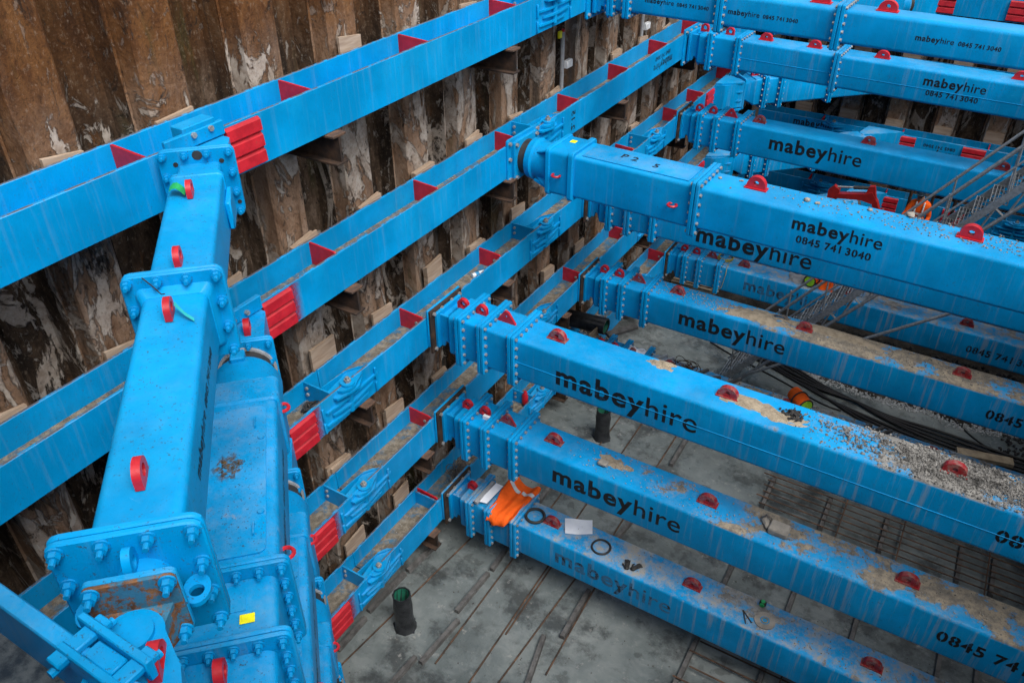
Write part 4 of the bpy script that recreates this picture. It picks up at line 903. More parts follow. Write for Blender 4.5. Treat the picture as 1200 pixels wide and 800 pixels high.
# ---- timber
def plank(x0, y0, x1, y1, z, w_, h, lab, mat='pallet', name='timber_plank'):
    d = Vector((x1-x0, y1-y0, 0)); Mx = frame((x0, y0, z), (d.x, d.y)); b = MB(Mx); b.box(0, d.length, -w_/2, w_/2, 0, h, .01); return tag(b.build(name, mat), lab, 'timber')
plank(2.0, 24.1, 3.6, 24.45, FZ+.18, .34, .16, 'brown timber plank with bolt holes beside the hose bundle'); plank(3.35, 23.6, 5.2, 23.9, FZ+.01, .36, .2, 'short dark timber block past the holed plank', 'wood')
plank(-2.9, 23.9, -1.3, 23.75, FZ+.01, .4, .28, 'weathered baulk of timber lying behind the gravelly prop', 'pallet'); plank(-1.25, 23.4, -1.0, 24.1, FZ+.01, .12, .22, 'grey batten end leaning beside the weathered baulk', 'wood')
root = thing('pallet', 'wooden pallet lying on the floor below the yellow hose ring', 'pallet', (-9.0, 29.2, FZ-.1))
Mp = frame((-9.0, 29.15, FZ-.1), (1, .06))
for k in range(6): part('slat', 'pallet', root, lambda b: b.box(-.95, .95, -.75+k*.27, -.58+k*.27, .24, .28), Mp, smooth=0)
for x in (-.85, 0, .85): part('bearer', 'pallet', root, lambda b: b.box(x-.08, x+.08, -.75, .8, .02, .235), Mp, smooth=0)
for k in (0, 2, 5): part('slat', 'pallet', root, lambda b: b.box(-.95, .95, -.75+k*.27, -.58+k*.27, -.02, .015), Mp, smooth=0)

# ---- gravel and spoil
pts = []
for _ in range(15000):
    x = random.triangular(-2.2, 8.4, 3.2); y = min(13.66, max(12.74, 13.22+random.gauss(0, .22))); den = min(1, max(0, (x+1.9)/1.5))*(.35+.65*(math.sin(x*5+y*9)*.5+.5)) if x < .5 else 1
    if random.random() < den: pts.append((x, y, ZT[2]+.004+random.random()*.06*den*max(0, 1-abs(y-13.25)/.5), random.uniform(.008, .018) if random.random() < .6 else random.uniform(.018, .040)))
tag(scatter('gravel', pts, 'gravel'), 'grey gravel heaped along the top of the upper stacked prop', 'gravel', kind='stuff')
pts = [(random.uniform(-3.0, 8.4), random.uniform(26.5, 29.6), FZ-.08+random.random()*.22, random.uniform(.04, .12)) for _ in range(4200)]+[(random.uniform(3.2, 8.4), random.uniform(24.9, 26.4), FZ+.01+random.random()*.06, random.uniform(.03, .09)) for _ in range(500)]
tag(scatter('gravel', pts, 'darkgravel'), 'black coarse gravel covering the floor behind the sand-strewn prop', 'gravel', kind='stuff')
pts = [(random.uniform(-7.5, 2.5), 21.1+random.uniform(-.4, .4), ZT[3]+.01, random.uniform(.012, .035)) for _ in range(700)]+[(random.gauss(-5, .5), 21.05+random.uniform(-.3, .3), ZT[3]+.01, random.uniform(.012, .03)) for _ in range(400)]
tag(scatter('grit', pts, 'stone'), 'scattered sandy grit on the prop above the hoses', 'grit', kind='stuff')
pts = [(random.uniform(-6.5, 3.5), 13.2+random.uniform(-.42, .42), ZT[3]+.01, random.uniform(.010, .03)) for _ in range(420)]
tag(scatter('grit', pts, 'stone'), 'scattered grit on the middle stacked prop', 'grit', kind='stuff')
pts = [(random.uniform(-7.5, 2.5), 13.25+random.uniform(-.42, .42), ZT[4]+.005, random.uniform(.010, .028)) for _ in range(420)]
tag(scatter('grit', pts, 'stone'), 'fine grit on the grimy lowest prop', 'grit', kind='stuff')
pts = [(random.triangular(-5, 5, 3), 16.75+random.uniform(-.36, .40), LV[1]-.02+.505, random.uniform(.012, .035)) for _ in range(650)]
tag(scatter('grit', pts, 'gravel'), 'dark grit on the prop with the round bearing', 'grit', kind='stuff')
pts = [(random.uniform(-11, 3), random.uniform(7.5, 22), FZ+.01, random.uniform(.01, .03)) for _ in range(900)]
tag(scatter('grit', pts, 'wood'), 'dark crumbs strewn over the concrete slab', 'grit', kind='stuff')
for x, y, rx, ry, h in ((-4.54, 13.5, .35, .16, .07), (-2.6, 13.2, .70, .20, .05), (-1.95, 13.12, .55, .24, .05)):
    mound(x, y, ZT[2]+.003, rx, ry, h, 'sand_patch', 'sand', ['tan sand patch piled round a red lug on the upper stacked prop', 'small grey mortar lump near the edge of the upper stacked prop', 'tan sand patch next to the black clod on the upper stacked prop'][0 if x == -2.6 else (1 if x == -4.54 else 2)], 'sand', kind='stuff')
mound(-4.4, 21.05, ZT[3]+.003, 1.1, .38, .07, 'sand_patch', 'sand', 'long tan sand patch on the prop above the hoses', 'sand', kind='stuff')
mound(-2.2, 21.3, ZT[3]+.003, 1.6, .22, .10, 'sand_patch', 'sand', 'sand ridge on the prop above the hoses by the stair foot', 'sand', kind='stuff')
mound(-5.3, 13.25, ZT[3]+.003, .5, .22, .035, 'sand_patch', 'sand', 'tan sand patch on the middle stacked prop', 'sand', kind='stuff')
def clod(x, y, z, r, mat, lab, cat='stone', name='stone', sq=.6):
    bm = bmesh.new(); bmesh.ops.create_icosphere(bm, subdivisions=2, radius=r*S); p = [random.uniform(0, 6) for _ in range(3)]
    for v in bm.verts: v.co *= 1+.22*math.sin(v.co.x/r/S*3+p[0])+.16*math.sin(v.co.y/r/S*4+p[1]); v.co.z *= sq; v.co.x *= 1.2
    me = bpy.data.meshes.new(name); bm.to_mesh(me); bm.free(); me.materials.append(M[mat]); o = bpy.data.objects.new(name, me); COL.objects.link(o); o.location = W(x, y, z)+Vector((0, 0, r*S*sq*.75)); o.rotation_euler.z = random.uniform(0, 6); return tag(o, lab, cat)
root = tag(scatter('rubble_clod', [(-1.70+random.gauss(0, .075), 13.26+random.gauss(0, .075), ZT[2]+.01+abs(random.gauss(0, .035)), random.uniform(.02, .055)) for _ in range(130)], 'darkgravel', kind=None), 'black clod of tarry rubble on the upper stacked prop', 'clod', kind='stuff')
ptop = LV[1]-.02+.50
for x, y, r, lab in ((-2.95, 16.75, .085, 'large grey pebble on the prop with the round bearing'), (-2.72, 16.72, .06, 'flat brown pebble beside the large grey pebble'), (-1.7, 16.95, .06, 'cream pebble alone on the round bearing prop'), (-.95, 17.1, .10, 'white broken stone near the lug of the round bearing prop'), (-4.9, 16.9, .05, 'white chip near the big bolted flange of the round bearing prop'), (-4.45, 17.0, .045, 'tan chip beside the first big lug of the round bearing prop')):
    o = clod(x, y, ptop, r*.8, 'stone', lab); o['group'] = 'pebbles on the round bearing prop'
clod(-1.7, 13.25, ZT[3], .12, 'stone', 'grey stone beside the concrete block on the middle stacked prop')
root = thing('concrete_block', 'broken grey concrete block with wire on the middle stacked prop', 'block', (-1.45, 13.2, ZT[3]))
part('body', 'stone', root, lambda b: b.box(-1.62, -1.2, 13.0, 13.34, ZT[3]+.002, ZT[3]+.16, .03)); part('wire', 'wire', root, lambda b: b.ring((-1.7, 13.3, ZT[3]+.10), .10, .02, 14, 5, 'y'))
b = MB(); b.box(-5.62, -5.40, 12.98, 13.16, ZT[3]+.045, ZT[3]+.12, .02); tag(b.build('stone_chip', 'stone'), 'squared stone chip on the tan patch of the middle stacked prop', 'stone')

# ---- items on the lowest stacked prop
zt = ZT[4]; zf = LV[4]+.03+.675
def vest():
    root = thing('safety_vest', 'bright orange safety vest thrown over the flanges of the grimy lowest prop', 'vest', (-8.2, 13.4, zt))
    C00, C10, C11, C01 = Vector((-8.60, 14.15)), Vector((-7.68, 14.02)), Vector((-7.80, 12.66)), Vector((-8.50, 12.50)); n, m = 26, 20
    def H(u, v): return .04*math.sin(u*9+v*4)+.022*math.sin(v*6-u*14)+.018*math.sin(u*23+v*5)
    def P(u, v, e=0.):
        du = .03*math.sin(v*7)+.015*math.sin(v*17); dv = .03*math.sin(u*7+1)+.02*math.sin(u*15)
        p = C00*(1-u)*(1-v)+C10*u*(1-v)+C11*u*v+C01*(1-u)*v; x, y = p.x+du*(1 if u > .5 else -1)*abs(2*u-1), p.y+dv*abs(2*v-1)
        lift = max(zf*math.exp(-((x+7.72)/.16)**2), 0) if False else 0
        top = zt+.035+.125*(math.exp(-((x+8.53)/.16)**2)+math.exp(-((x+7.72)/.16)**2)); z = top+H(u, v)*.55+.01
        over = max(0, (12.72-y)); z -= over*1.4
        return (x, y, z+e)
    b = MB(); V = [P(i/n, j/m) for j in range(m+1) for i in range(n+1)]; b.add(V, [(j*(n+1)+i, j*(n+1)+i+1, (j+1)*(n+1)+i+1, (j+1)*(n+1)+i) for j in range(m) for i in range(n)])
    o = b.build('cloth', 'orange', root, smooth=180); sm = o.modifiers.new('solid', 'SOLIDIFY'); sm.thickness = .008
    for v0, v1, u0, u1 in ((.14, .22, .08, .5), (.17, .25, .55, 1.0)):
        b = MB(); V = [P(u0+(u1-u0)*i/12, v0+(v1-v0)*j/2+.06*(i/12), .016) for j in range(3) for i in range(13)]; b.add(V, [(j*13+i, j*13+i+1, (j+1)*13+i+1, (j+1)*13+i) for j in range(2) for i in range(12)]); b.build('reflective_strip', 'silver', root, smooth=180)
vest()
def sheet(name, corners, z, lab, cat, mat='paper', nx=8, ny=6, amp=.02, lines=0):
    c = [Vector(q) for q in corners]; b = MB(); V = []
    for j in range(ny+1):
        for i in range(nx+1):
            u, v = i/nx, j/ny; p = c[0]*(1-u)*(1-v)+c[1]*u*(1-v)+c[2]*u*v+c[3]*(1-u)*v; V.append((p.x, p.y, z+amp*(1+math.sin(u*6+v*2))*.6+amp*.5*abs(2*u-1)))
    b.add(V, [(j*(nx+1)+i, j*(nx+1)+i+1, (j+1)*(nx+1)+i+1, (j+1)*(nx+1)+i) for j in range(ny) for i in range(nx)]); o = b.build(name, mat, smooth=180); return tag(o, lab, cat)
sheet('drawing_sheet', ((-6.67, 13.56), (-6.02, 13.88), (-5.80, 13.44), (-6.42, 13.10)), zt+.008, 'creased white drawing sheet lying flat on the grimy lowest prop', 'paper')
root = thing('folder', 'open white folder with grey spine on the grimy lowest prop', 'folder', (-8.85, 13.3, zt))
part('page', 'paper', root, lambda b: b.loft([[(-9.12, 12.72, zt+.05), (-9.02, 13.55, zt+.10)], [(-8.98, 12.72, zt+.17), (-8.90, 13.56, zt+.20)]], False)); part('page', 'paper', root, lambda b: b.loft([[(-8.88, 12.78, zt+.17), (-8.82, 13.58, zt+.20)], [(-8.70, 12.9, zt+.08), (-8.64, 13.66, zt+.10)]], False))
part('spine', 'grey', root, lambda b: b.box(-8.97, -8.86, 12.70, 13.60, zt+.12, zt+.21, .01))
for x, y, R, lab in ((-7.38, 13.22, .245, 'thick black rubber ring beside the first red lug of the lowest prop'), (-5.42, 13.18, .235, 'thin black rubber ring past the drawing sheet on the lowest prop')):
    b = MB(); r = .04 if R > .24 else .028; b.ring((x, y, zt+r+.004), R, r, 32, 8); tag(b.build('rubber_ring', 'rubber', smooth=80), lab, 'ring')
root = thing('work_gloves', 'pair of crumpled black work gloves on the grimy lowest prop', 'gloves', (-4.5, 13.0, zt))
for gx, gy, an in ((-4.62, 13.02, 1.9), (-4.38, 13.05, 1.0)):
    Mg = frame((gx, gy, zt+.03), (math.cos(an), math.sin(an)))
    part('palm', 'rubber', root, lambda b: b.box(-.17, .02, -.06, .06, -.02, .05, .025), Mg)
    for k in range(4): part('finger', 'rubber', root, lambda b: b.tube([(.01, -.045+k*.03, .01), (.07, -.05+k*.034, .03), (.13+.01*(k in (1, 2)), -.052+k*.036, .0)], .017, 6), Mg)
    part('thumb', 'rubber', root, lambda b: b.tube([(-.1, .055, .01), (-.05, .10, .02), (0, .11, 0)], .018, 6), Mg)
root = thing('tape_measure', 'small green and black tape measure on the grimy lowest prop', 'tape measure', (-1.38, 13.65, zt)); part('case', 'rubber', root, lambda b: b.box(-1.46, -1.30, 13.53, 13.65, zt+.002, zt+.14, .03)); part('face', 'green', root, lambda b: b.cyl((-1.38, 13.527, zt+.075), (-1.38, 13.50, zt+.075), .055, n=16)); part('face_cap', 'green', root, lambda b: b.cyl((-1.38, 13.58, zt+.141), (-1.38, 13.58, zt+.15), .05, n=16))
root = thing('shears', 'open black shears lying on the grimy lowest prop', 'tool', (-1.58, 13.04, zt))
for a in (-.2, .2):
    Ms = frame((-1.72, 13.2, zt+.012), (math.cos(-.9+a), math.sin(-.9+a))); part('blade', 'rubber', root, lambda b: b.box(0, .36, -.012, .012, -.008, .012), Ms)
root = thing('grinding_disc', 'grey disc with gold and blue hub lying on the grimy lowest prop', 'disc', (-1.2, 13.15, zt)); part('rim', 'stone', root, lambda b: b.eye([(-1.2+.24*math.cos(k*math.pi/14), 13.18+.24*math.sin(k*math.pi/14)) for k in range(28)], (-1.2, 13.18), .11, 'z', zt+.005, zt+.03)); part('hub', 'label', root, lambda b: b.cyl((-1.2, 13.18, zt+.008), (-1.2, 13.18, zt+.028), .108, n=24)); part('hub_ring', 'gold', root, lambda b: b.ring((-1.2, 13.18, zt+.032), .07, .012, 20, 5))
b = MB(); b.box(-8.82, -8.62, 13.02, 13.10, ZT[3]-.015, ZT[3]+.10); b.v = [Matrix.Rotation(0, 3, 'Z') @ p for p in b.v]; tag(b.build('tag_card', 'paper', smooth=0), 'white paper tag on the second lug of the middle stacked prop', 'tag')

# ---- items in the walings
zw = LV[2]-.08
root = thing('rope_bundle', 'tangled black rope bundle lying in the third waling channel', 'rope', (-10.6, 9.15, zw)); 
def tangle(cx, cy, cz, rx, ry, rz, n, seed):
    R = random.Random(seed); ph = [R.uniform(0, 6.3) for _ in range(6)]; return [(cx+rx*math.sin(t*1.0+ph[0])*math.cos(t*.31+ph[1]), cy+ry*math.cos(t*1.3+ph[2])*math.sin(t*.23+ph[3]), cz+rz*(1+math.sin(t*1.7+ph[4]))) for t in [k*.35 for k in range(n)]]
part('rope', 'rubber', root, lambda b: b.tube(tangle(-10.45, 9.1, zw+.03, .17, .22, .05, 90, 3), .022, 5), smooth=80)
root = thing('spray_can', 'white and blue spray can lying in the third waling channel by a red stiffener', 'spray can', (-10.45, 15.55, zw)); part('can', 'white', root, lambda b: b.cyl((-10.55, 15.3, zw+.07), (-10.4, 15.62, zw+.07), .065, n=16)); part('band', 'label', root, lambda b: b.cyl((-10.51, 15.385, zw+.07), (-10.465, 15.48, zw+.07), .067, n=16)); part('cap', 'red', root, lambda b: b.cyl((-10.4, 15.62, zw+.07), (-10.375, 15.68, zw+.07), .05, .035, n=12))
z5 = LV[4]-.08
root = thing('wire_coil', 'loose coil of tie wire lying in the lowest waling channel', 'wire', (-10.45, 13.9, z5))
for k in range(5): part('loop', 'wire', root, lambda b: b.tube(tangle(-10.4, 13.8+.12*k, z5+.06, .3, .34, .16, 40, 20+k), .012, 4))
for y, r, h, lab in ((17.75, .11, .5, 'thick red extinguisher-like bottle standing in the lowest waling'), (18.25, .06, .4, 'slim red bottle beside the thick red bottle in the lowest waling')):
    root = thing('red_bottle', lab, 'bottle', (-10.35, y, z5)); part('body', 'red', root, lambda b: b.loft([[(-10.35+q*math.cos(k*math.pi/8), y+q*math.sin(k*math.pi/8), z5+zz) for k in range(16)] for zz, q in ((.005, r*.9), (.04, r), (h*.85, r), (h, r*.5), (h+.06, r*.4))]), smooth=50); part('base', 'rubber', root, lambda b: b.cyl((-10.35, y, z5+.0), (-10.35, y, z5+.09), r*1.05, n=16))
z2 = LV[1]-.08
for x, y, k, lab in ((-10.5, 11.75, 8, 'curled strip of black rubber in the second waling channel'), (-10.5, 10.75, 9, 'short black rubber offcut in the second waling channel')):
    b = MB(); b.tube(tangle(x, y, z2+.02, .10, .32 if k == 8 else .15, .015, 26, k), .024, 5); tag(b.build('rubber_offcut', 'rubber'), lab, 'offcut')
for lv, y0, y1, x0 in ((1, 2, 18, 0), (2, 2, 18, 0), (3, 9, 18, 0), (4, 9, 18, 0)):
    pts = [(-10.8+random.random()*.7, random.uniform(y0, y1), LV[lv]-.077, random.uniform(.008, .022)) for _ in range(260)]
    tag(scatter('grit', pts, 'stone'), f'fine grit lying in the {ORD[lv]} waling channel', 'grit', kind='stuff')
# ---- instruments on the wall
for y, zt_, zb_, lab in ((20.75, -6.15, -8.0, 'grey monitoring tube with red cap fixed upright on the rusty wall'), (26.3, -6.6, -7.95, 'grey monitoring tube behind the topmost prop on the rusty wall')):
    root = thing('monitoring_tube', lab, 'tube', (-10.98, y, zb_)); part('tube', 'grey', root, lambda b: b.cyl((-10.98, y, zb_), (-10.98, y, zt_), .06, n=12)); part('cap', 'red', root, lambda b: b.cyl((-10.98, y, zt_), (-10.98, y, zt_+.06), .05, n=10))
    part('junction_box', 'white', root, lambda b: b.box(-10.98, -10.84, y+.07, y+.4, (zt_+zb_)/2-.1, (zt_+zb_)/2+.12, .02))
    if y < 21: part('sticker', 'yellow', root, lambda b: b.box(-10.99, -10.93, y-.28, y-.14, zt_-.12, zt_+.06))

# ---- litter on the low prop at y 21.2
zt = ZT[4]
for i, (x, y, a, L, lab) in enumerate(((-7.4, 21.3, 1.0, .9, 'steel spacer laid across the littered prop beside the crumpled sheet'), (-7.15, 21.3, 1.0, .9, 'second steel spacer laid across the littered prop next to the first'), (-5.9, 21.3, 1.05, .8, 'grey spacer across the littered prop at the wire tangle'), (-5.5, 21.25, .6, .7, 'skewed grey spacer across the littered prop'), (-4.9, 21.3, 1.0, 1.0, 'long grey spacer across the littered prop'))):
    c, s_ = math.cos(a)*L/2, math.sin(a)*L/2; batten((x-c, y-s_), (x+c, y+s_), lab, .05, .1, 'spacers across the littered prop', 'grey' if i < 2 else 'wood', zt)
for i, (x, y, a, L) in enumerate(((-.75, 21.25, .95, .7), (-.45, 21.3, .95, .75), (-.2, 21.3, .95, .75))):
    c, s_ = math.cos(a)*L/2, math.sin(a)*L/2; batten((x-c, y-s_), (x+c, y+s_), 'dark spacer of the trio across the littered prop beyond the kit bag', .05, .09, 'trio of spacers', 'wood', zt)
def crumple(cx, cy, z, rx, ry, h, mat, name, lab, cat, seed):
    R = random.Random(seed); n = 16; V = []; 
    for j in range(n+1):
        for i in range(n+1):
            u, v = i/n*2-1, j/n*2-1; r = max(abs(u), abs(v)); e = 1+.15*math.sin(u*5+v*3+seed); V.append((cx+u*rx*e, cy+v*ry*e, z+.01+max(0, 1-r**3)*h*(.6+.4*math.sin(u*6+seed)*math.cos(v*7+seed))+R.uniform(0, .03)*(1-r)))
    b = MB(); b.add(V, [(j*(n+1)+i, j*(n+1)+i+1, (j+1)*(n+1)+i+1, (j+1)*(n+1)+i) for j in range(n) for i in range(n)]); return tag(b.build(name, mat, smooth=50), lab, cat)
crumple(-8.15, 21.25, zt, .38, .36, .22, 'paper', 'plastic_sheet', 'crumpled white plastic sheet on the littered prop', 'sheet', 3)
crumple(-4.0, 21.2, zt, .35, .33, .10, 'pallet', 'cardboard', 'flattened brown card on the littered prop', 'cardboard', 5); crumple(-3.3, 21.2, zt, .3, .3, .25, 'bag', 'plastic_sheet', 'crumpled grey sheet beside the kit bag on the littered prop', 'sheet', 8)
b = MB()
for k in range(4): b.tube(tangle(-6.3, 21.2, zt+.08, .5, .3, .14, 40, 40+k), .012, 4)
tag(b.build('wire_tangle', 'rebar'), 'tangle of reddish wire on the littered prop', 'wire')
pts = [(random.gauss(-9.75, .3), 21.2+random.uniform(-.4, .4), zt+.03+random.random()*.08, random.uniform(.03, .09)) for _ in range(120)]; tag(scatter('rubble', pts, 'stone'), 'pale rubble on the wall end of the littered prop', 'rubble', kind='stuff')
pts = [(random.uniform(-5, 3), 21.2+random.uniform(-.42, .42), zt+.01, random.uniform(.012, .05)) for _ in range(500)]; tag(scatter('grit', pts, 'stone'), 'grit strewn along the littered prop', 'grit', kind='stuff')
plank(-9.75, 21.0, -9.7, 21.6, zt, .05, .4, 'small upright wood offcut by the large black pipe', name='wood_offcut'); plank(-9.55, 22.05, -8.9, 23.1, zt-.25, .28, .12, 'rotten plank lying past the large black pipe', 'wood')
def kit_bag(x, y, z, lab, faceM, s=1., an=0.):
    root = thing('kit_bag', lab, 'bag', (x, y, z)); Mx = frame((x, y, z), (math.cos(an), math.sin(an))); n = 16
    def body(b):
        R = []
        for t, q in ((-.30, .6), (-.26, .9), (0, 1), (.26, .92), (.30, .8)): R.append([(t*s, .20*q*s*math.cos(2*math.pi*k/n), .22*s+.22*q*s*math.sin(2*math.pi*k/n)) for k in range(n)])
        b.loft(R)
    part('body', 'orange', root, body, Mx, smooth=50); part('end_panel', 'lime', root, lambda b: b.cyl((.302*s, 0, .22*s), (.33*s, 0, .22*s), .165*s, n=18), Mx)
    part('strap', 'rubber', root, lambda b: b.ring((0, 0, .22*s), .225*s, .02*s, 20, 5, 'x'), Mx); part('trim', 'rubber', root, lambda b: b.ring((.31*s, 0, .22*s), .19*s, .018*s, 20, 5, 'x'), Mx)
kit_bag(-2.70, 21.35, zt+.02, 'orange kit bag with lime end panel on the littered prop', 'lime', 1.2, -.75)
kit_bag(-4.25, 28.95, ZT[4], 'orange kit bag with lime end panel on the far prop with the hose ring', 'lime', 1.15, -1.7)
crumple(-4.75, 29.0, ZT[4], .4, .35, .12, 'bag', 'plastic_sheet', 'grey sheet beside the kit bag on the far prop', 'sheet', 11)
crumple(-3.75, 28.95, ZT[4], .3, .3, .3, 'orange', 'hi_vis_jacket', 'crumpled orange jacket behind the stair rails on the far prop', 'jacket', 12)
b = MB(); b.tube(tangle(-7.75, 29.05, ZT[4]+.03, .30, .30, .02, 4, 3), .03, 5); b = MB()
for k in range(3): b.ring((-7.72+.02*k, 29.05, ZT[4]+.04+.04*k), .30-.01*k, .022, 24, 5)
b.tube([(-7.45, 28.8, ZT[4]+.04), (-7.42, 28.42, ZT[4]+.03), (-7.42, 28.37, ZT[4]-.3), (-7.5, 28.36, ZT[4]-.9), (-7.75, 28.3, ZT[4]-1.2)], .012, 5); tag(b.build('hose_ring', 'yhose', smooth=80), 'coiled yellow hose ring on the lowest far prop', 'hose')
b = MB(); b.tube(tangle(-3.7, 21.35, ZT[3]+.03, .25, .10, .02, 30, 77), .022, 5); tag(b.build('chain', 'wire'), 'short rusty chain lying beside a red lug on the prop above the hoses', 'chain')

# ---- stair flight
def stair():
    k = 1.33; X0, Z0 = 1.06, -9.12
    def zz(x): return Z0+(x-X0)*k
    xa = X0+(FZ+.02-Z0)/k; xb = 4.6; root = thing('stair_flight', 'steep grey aluminium stair flight descending between the props', 'stair', (xa, 24.4, FZ)); y0, y1 = 23.75, 25.1
    for y in (y0, y1):
        part('stringer', 'galv', root, lambda b: b.loft([[(x, y-.04, zz(x)-.16), (x, y+.04, zz(x)-.16), (x, y+.04, zz(x)+.16), (x, y-.04, zz(x)+.16)] for x in (xa+.1, xb)]))
        part('truss_chord', 'galv', root, lambda b: b.tube([(xa+.9, y, zz(xa+.9)-.55), (xb, y, zz(xb)-.75)], .055, 8))
        def lac(b):
            x = xa+1.; up = True
            while x < xb-.6: b.tube([(x, y, zz(x)-.14), (x+.28, y, zz(x+.28)-.72)], .03, 5); b.tube([(x+.28, y, zz(x+.28)-.72), (x+.56, y, zz(x+.56)-.14)], .03, 5); x += .56
        part('lattice', 'galv', root, lac)
        for dz in (1.55, .95):
            part('handrail', 'galv', root, lambda b: b.tube([(xa+.35, y, zz(xa+.35)+dz*.9), (xb, y, zz(xb)+dz)], .042 if dz > 1 else .03, 8))
        x = xa+.5
        while x < xb:
            part('baluster', 'galv', root, lambda b: b.tube([(x, y, zz(x)+.1), (x-.05, y, zz(x-.05)+1.53)], .03, 6)); x += 1.25
    z = FZ+.4
    while z < zz(xb)-.1:
        x = X0+(z-Z0)/k; tr = part('tread', 'galv', root, lambda b: [b.box(x-.20+.085*i, x-.18+.085*i, y0+.05, y1-.05, z-.04, z) for i in range(6)]+[b.box(x-.2, x+.24, y0+.05+i*(y1-y0-.12)/4, y0+.07+i*(y1-y0-.12)/4, z-.035, z-.005) for i in range(5)], smooth=0)
        def ms(b):
            n = 9
            for i in range(n+1): yy = y0+.08+(y1-y0-.16)*i/n; b.box(x+.235, x+.245, yy-.012, yy+.012, z, z+.36)
            for i in range(4): b.box(x+.232, x+.248, y0+.08, y1-.08, z+.03+i*.10, z+.045+i*.10)
        part('riser_mesh', 'galv', tr, ms, kind='stuff', smooth=0); z += .42
    part('raking_strut', 'galv', root, lambda b: b.tube([(xa+1.2, y0-.1, zz(xa+1.2)-.55), (3.4, y0-.1, -9.9-.9)], .05, 8))
stair()

# ---- mini digger
def digger():
    x, y = -2.3, 34.6; z = FZ-.1; root = thing('mini_digger', 'red mini digger with its boom raised in front of the far waling', 'digger', (x, y, z))
    for s_ in (-1, 1):
        tr = part('track', 'rubber', root, lambda b: b.prism([(x-1.2+.3*math.cos(math.pi*k/6+math.pi/2), z+.35+.33*math.sin(math.pi*k/6+math.pi/2)) for k in range(7)]+[(x+1.2+.3*math.cos(math.pi*k/6-math.pi/2), z+.35+.33*math.sin(math.pi*k/6-math.pi/2)) for k in range(7)], 'y', y+s_*.75-.22, y+s_*.75+.22))
        part('wheel', 'rust', tr, lambda b: [b.cyl((x+q, y+s_*.99-.02, z+.35), (x+q, y+s_*.99+.02, z+.35), .22, n=14) for q in (-1.1, 0, 1.1)])
    part('house', 'digger', root, lambda b: b.box(x+.1, x+1.5, y-.85, y+.85, z+.75, z+1.7, .12)); cb = part('cab', 'rubber', root, lambda b: b.box(x-.75, x+.55, y-.05, y+.85, z+.8, z+2.55, .08)); part('cab_window', 'glass', cb, lambda b: b.box(x-.70, x+.45, y-.065, y-.05, z+1.5, z+2.4))
    yb = y-.35; zb = -15.2
    bm_ = part('boom', 'digger', root, lambda b: b.prism([(x-.2, z+1.1), (x-.65, -15.6), (x-.95, -14.95), (x-1.25, -14.55), (x-1.5, -14.68), (x-2.55, -14.92), (x-2.62, -15.12), (x-1.6, -14.98), (x-1.15, -15.05), (x-.95, -15.5), (x-.55, z+1.0)], 'y', yb-.14, yb+.14), smooth=0)
    part('ram', 'rubber', bm_, lambda b: (b.cyl((x-1.28, yb, -14.42), (x-2.0, yb, -14.55), .075, n=10))); part('ram_rod', 'steel', bm_, lambda b: b.cyl((x-2.0, yb, -14.55), (x-2.62, yb, -14.66), .04, n=10)); part('ram_ear', 'digger', bm_, lambda b: b.prism([(x-1.05, -14.8), (x-1.2, -14.3), (x-1.4, -14.35), (x-1.5, -14.7)], 'y', yb-.1, yb+.1), smooth=0)
    ar = part('dipper', 'digger', root, lambda b: b.prism([(x-2.5, -14.75), (x-2.75, -14.6), (x-2.95, -14.85), (x-2.9, -16.6), (x-2.7, -16.6), (x-2.55, -15.2)], 'y', yb-.11, yb+.11), smooth=0)
    part('bucket', 'rust', root, lambda b: b.prism([(x-2.95, -16.5), (x-2.6, -16.5), (x-2.3, -16.9), (x-2.4, -17.3), (x-2.9, -17.2)], 'y', yb-.4, yb+.4), smooth=0)
digger()
for i in range(3):
    b = MB(); xx = -2.35+.9*i; b.cyl((xx, 37.9, FZ), (xx, 37.9, LV[3]-.5), .07, n=8); tag(b.build('upright_post', 'rustd'), 'dark steel post standing against the far end walings', 'post', 'posts at the far end')
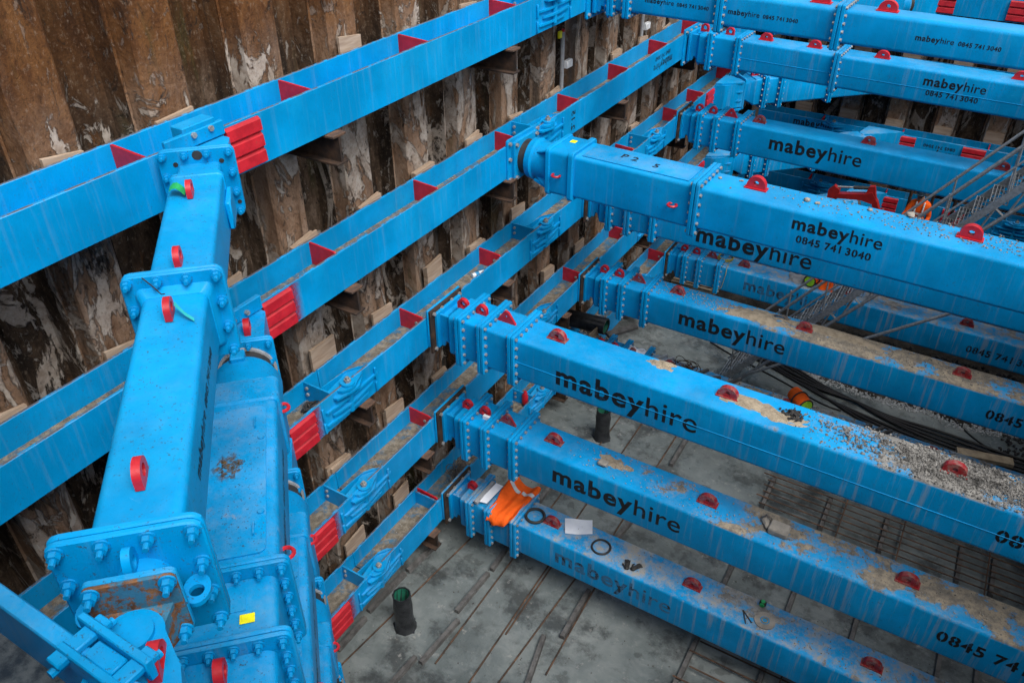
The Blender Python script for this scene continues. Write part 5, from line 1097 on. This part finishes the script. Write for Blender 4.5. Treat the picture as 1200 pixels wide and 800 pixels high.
# ---- worker (about 1.85 m with helmet)
def person():
    px, py = -1.82, 37.35; z = FZ-.12; K = 1.17; root = thing('person', 'person in orange hi-vis jacket and dark helmet standing at the far end', 'person', (px, py, z))
    J = {}
    pts = [('pel', 0, 0, 1.55, .26, .2), ('bel', 0, -.02, 1.85, .27, .2), ('che', -.02, -.05, 2.2, .32, .22), ('nec', -.05, -.10, 2.48, .12, .12), ('hea', -.10, -.16, 2.66, .15, .17), ('top', -.11, -.18, 2.82, .12, .13),
           ('lh', -.16, 0, 1.48, .17, .17), ('lk', -.18, -.03, .85, .12, .12), ('la', -.18, .02, .14, .085, .085), ('lt', -.20, -.22, .07, .08, .06),
           ('rh', .16, 0, 1.48, .17, .17), ('rk', .20, -.03, .85, .12, .12), ('ra', .20, .02, .14, .085, .085), ('rt', .22, -.22, .07, .08, .06),
           ('ls', -.34, -.05, 2.28, .14, .14), ('le', -.50, -.16, 1.86, .10, .10), ('lw', -.62, -.45, 1.72, .07, .07), ('lf', -.66, -.56, 1.70, .06, .05),
           ('rs', .32, -.05, 2.28, .14, .14), ('re', .46, -.05, 1.82, .10, .10), ('rw', .36, -.36, 1.62, .07, .07), ('rf', .32, -.46, 1.60, .06, .05)]
    ed = 'pel-bel bel-che che-nec nec-hea hea-top pel-lh lh-lk lk-la la-lt pel-rh rh-rk rk-ra ra-rt che-ls ls-le le-lw lw-lf che-rs rs-re re-rw rw-rf'.split()
    idx = {p[0]: i for i, p in enumerate(pts)}; me = bpy.data.meshes.new('body'); me.from_pydata([Vector((p[1]*S, p[2]*S, p[3]*S*K)) for p in pts], [(idx[e.split('-')[0]], idx[e.split('-')[1]]) for e in ed], [])
    ob = bpy.data.objects.new('body_source', me); COL.objects.link(ob); mo = ob.modifiers.new('skin', 'SKIN'); me.skin_vertices.new() if not me.skin_vertices else None
    for i, p in enumerate(pts): me.skin_vertices[0].data[i].radius = (p[4]*S, p[5]*S); me.skin_vertices[0].data[i].use_root = i == 0
    sb = ob.modifiers.new('sub', 'SUBSURF'); sb.levels = 2; sb.render_levels = 2
    dg = bpy.context.evaluated_depsgraph_get(); m2_ = bpy.data.meshes.new_from_object(ob.evaluated_get(dg)); bpy.data.objects.remove(ob); m2_.name = 'body'
    m2_.materials.clear()
    for k in ('orange', 'trousers', 'skin', 'rubber'): m2_.materials.append(M[k])
    for p in m2_.polygons:
        p.use_smooth = True; c = p.center/S; c.z /= K
        p.material_index = 2 if c.z > 2.46 or (c.y < -.46) and c.z > 1.4 else (0 if c.z > 1.35 else (1 if c.z > .2 else 3))
    o = bpy.data.objects.new('body', m2_); COL.objects.link(o); o.parent = root
    hx, hy, hz = px-.10, py-.17, z+2.72*K
    part('helmet', 'helmet', root, lambda b: b.loft([[(hx+r*math.cos(2*math.pi*k/18)*.92, hy+r*1.12*math.sin(2*math.pi*k/18)-dy, hz+zz_) for k in range(18)] for zz_, r, dy in ((-.02, .21, .05), (0, .215, .05), (.015, .185, 0), (.12, .17, 0), (.20, .12, 0), (.235, .05, 0))]), smooth=50)
    part('face', 'skin', root, lambda b: (b.loft([[(hx-.015, hy-.18, hz-.08), (hx+.015, hy-.18, hz-.08), (hx+.012, hy-.16, hz-.02), (hx-.012, hy-.16, hz-.02)], [(hx-.012, hy-.22, hz-.09), (hx+.012, hy-.22, hz-.09), (hx+.004, hy-.19, hz-.05), (hx-.004, hy-.19, hz-.05)]])))
    for zc, r in ((1.95, .31), (1.72, .31)): part('reflective_strip', 'silver', root, lambda b: b.loft([[(px+r*math.cos(2*math.pi*k/20), py-.02+r*.8*math.sin(2*math.pi*k/20), z+zc*K+d) for k in range(20)] for d in (-.05, .05)], False), smooth=60)
    for sx in (-.16, .16): part('brace_strip', 'silver', root, lambda b: b.tube([(px+sx, py+q, z+zz_*K) for q, zz_ in ((-.33, 1.75), (-.35, 2.1), (-.22, 2.38), (.05, 2.44), (.22, 2.1), (.2, 1.75))], .035, 5))
person()
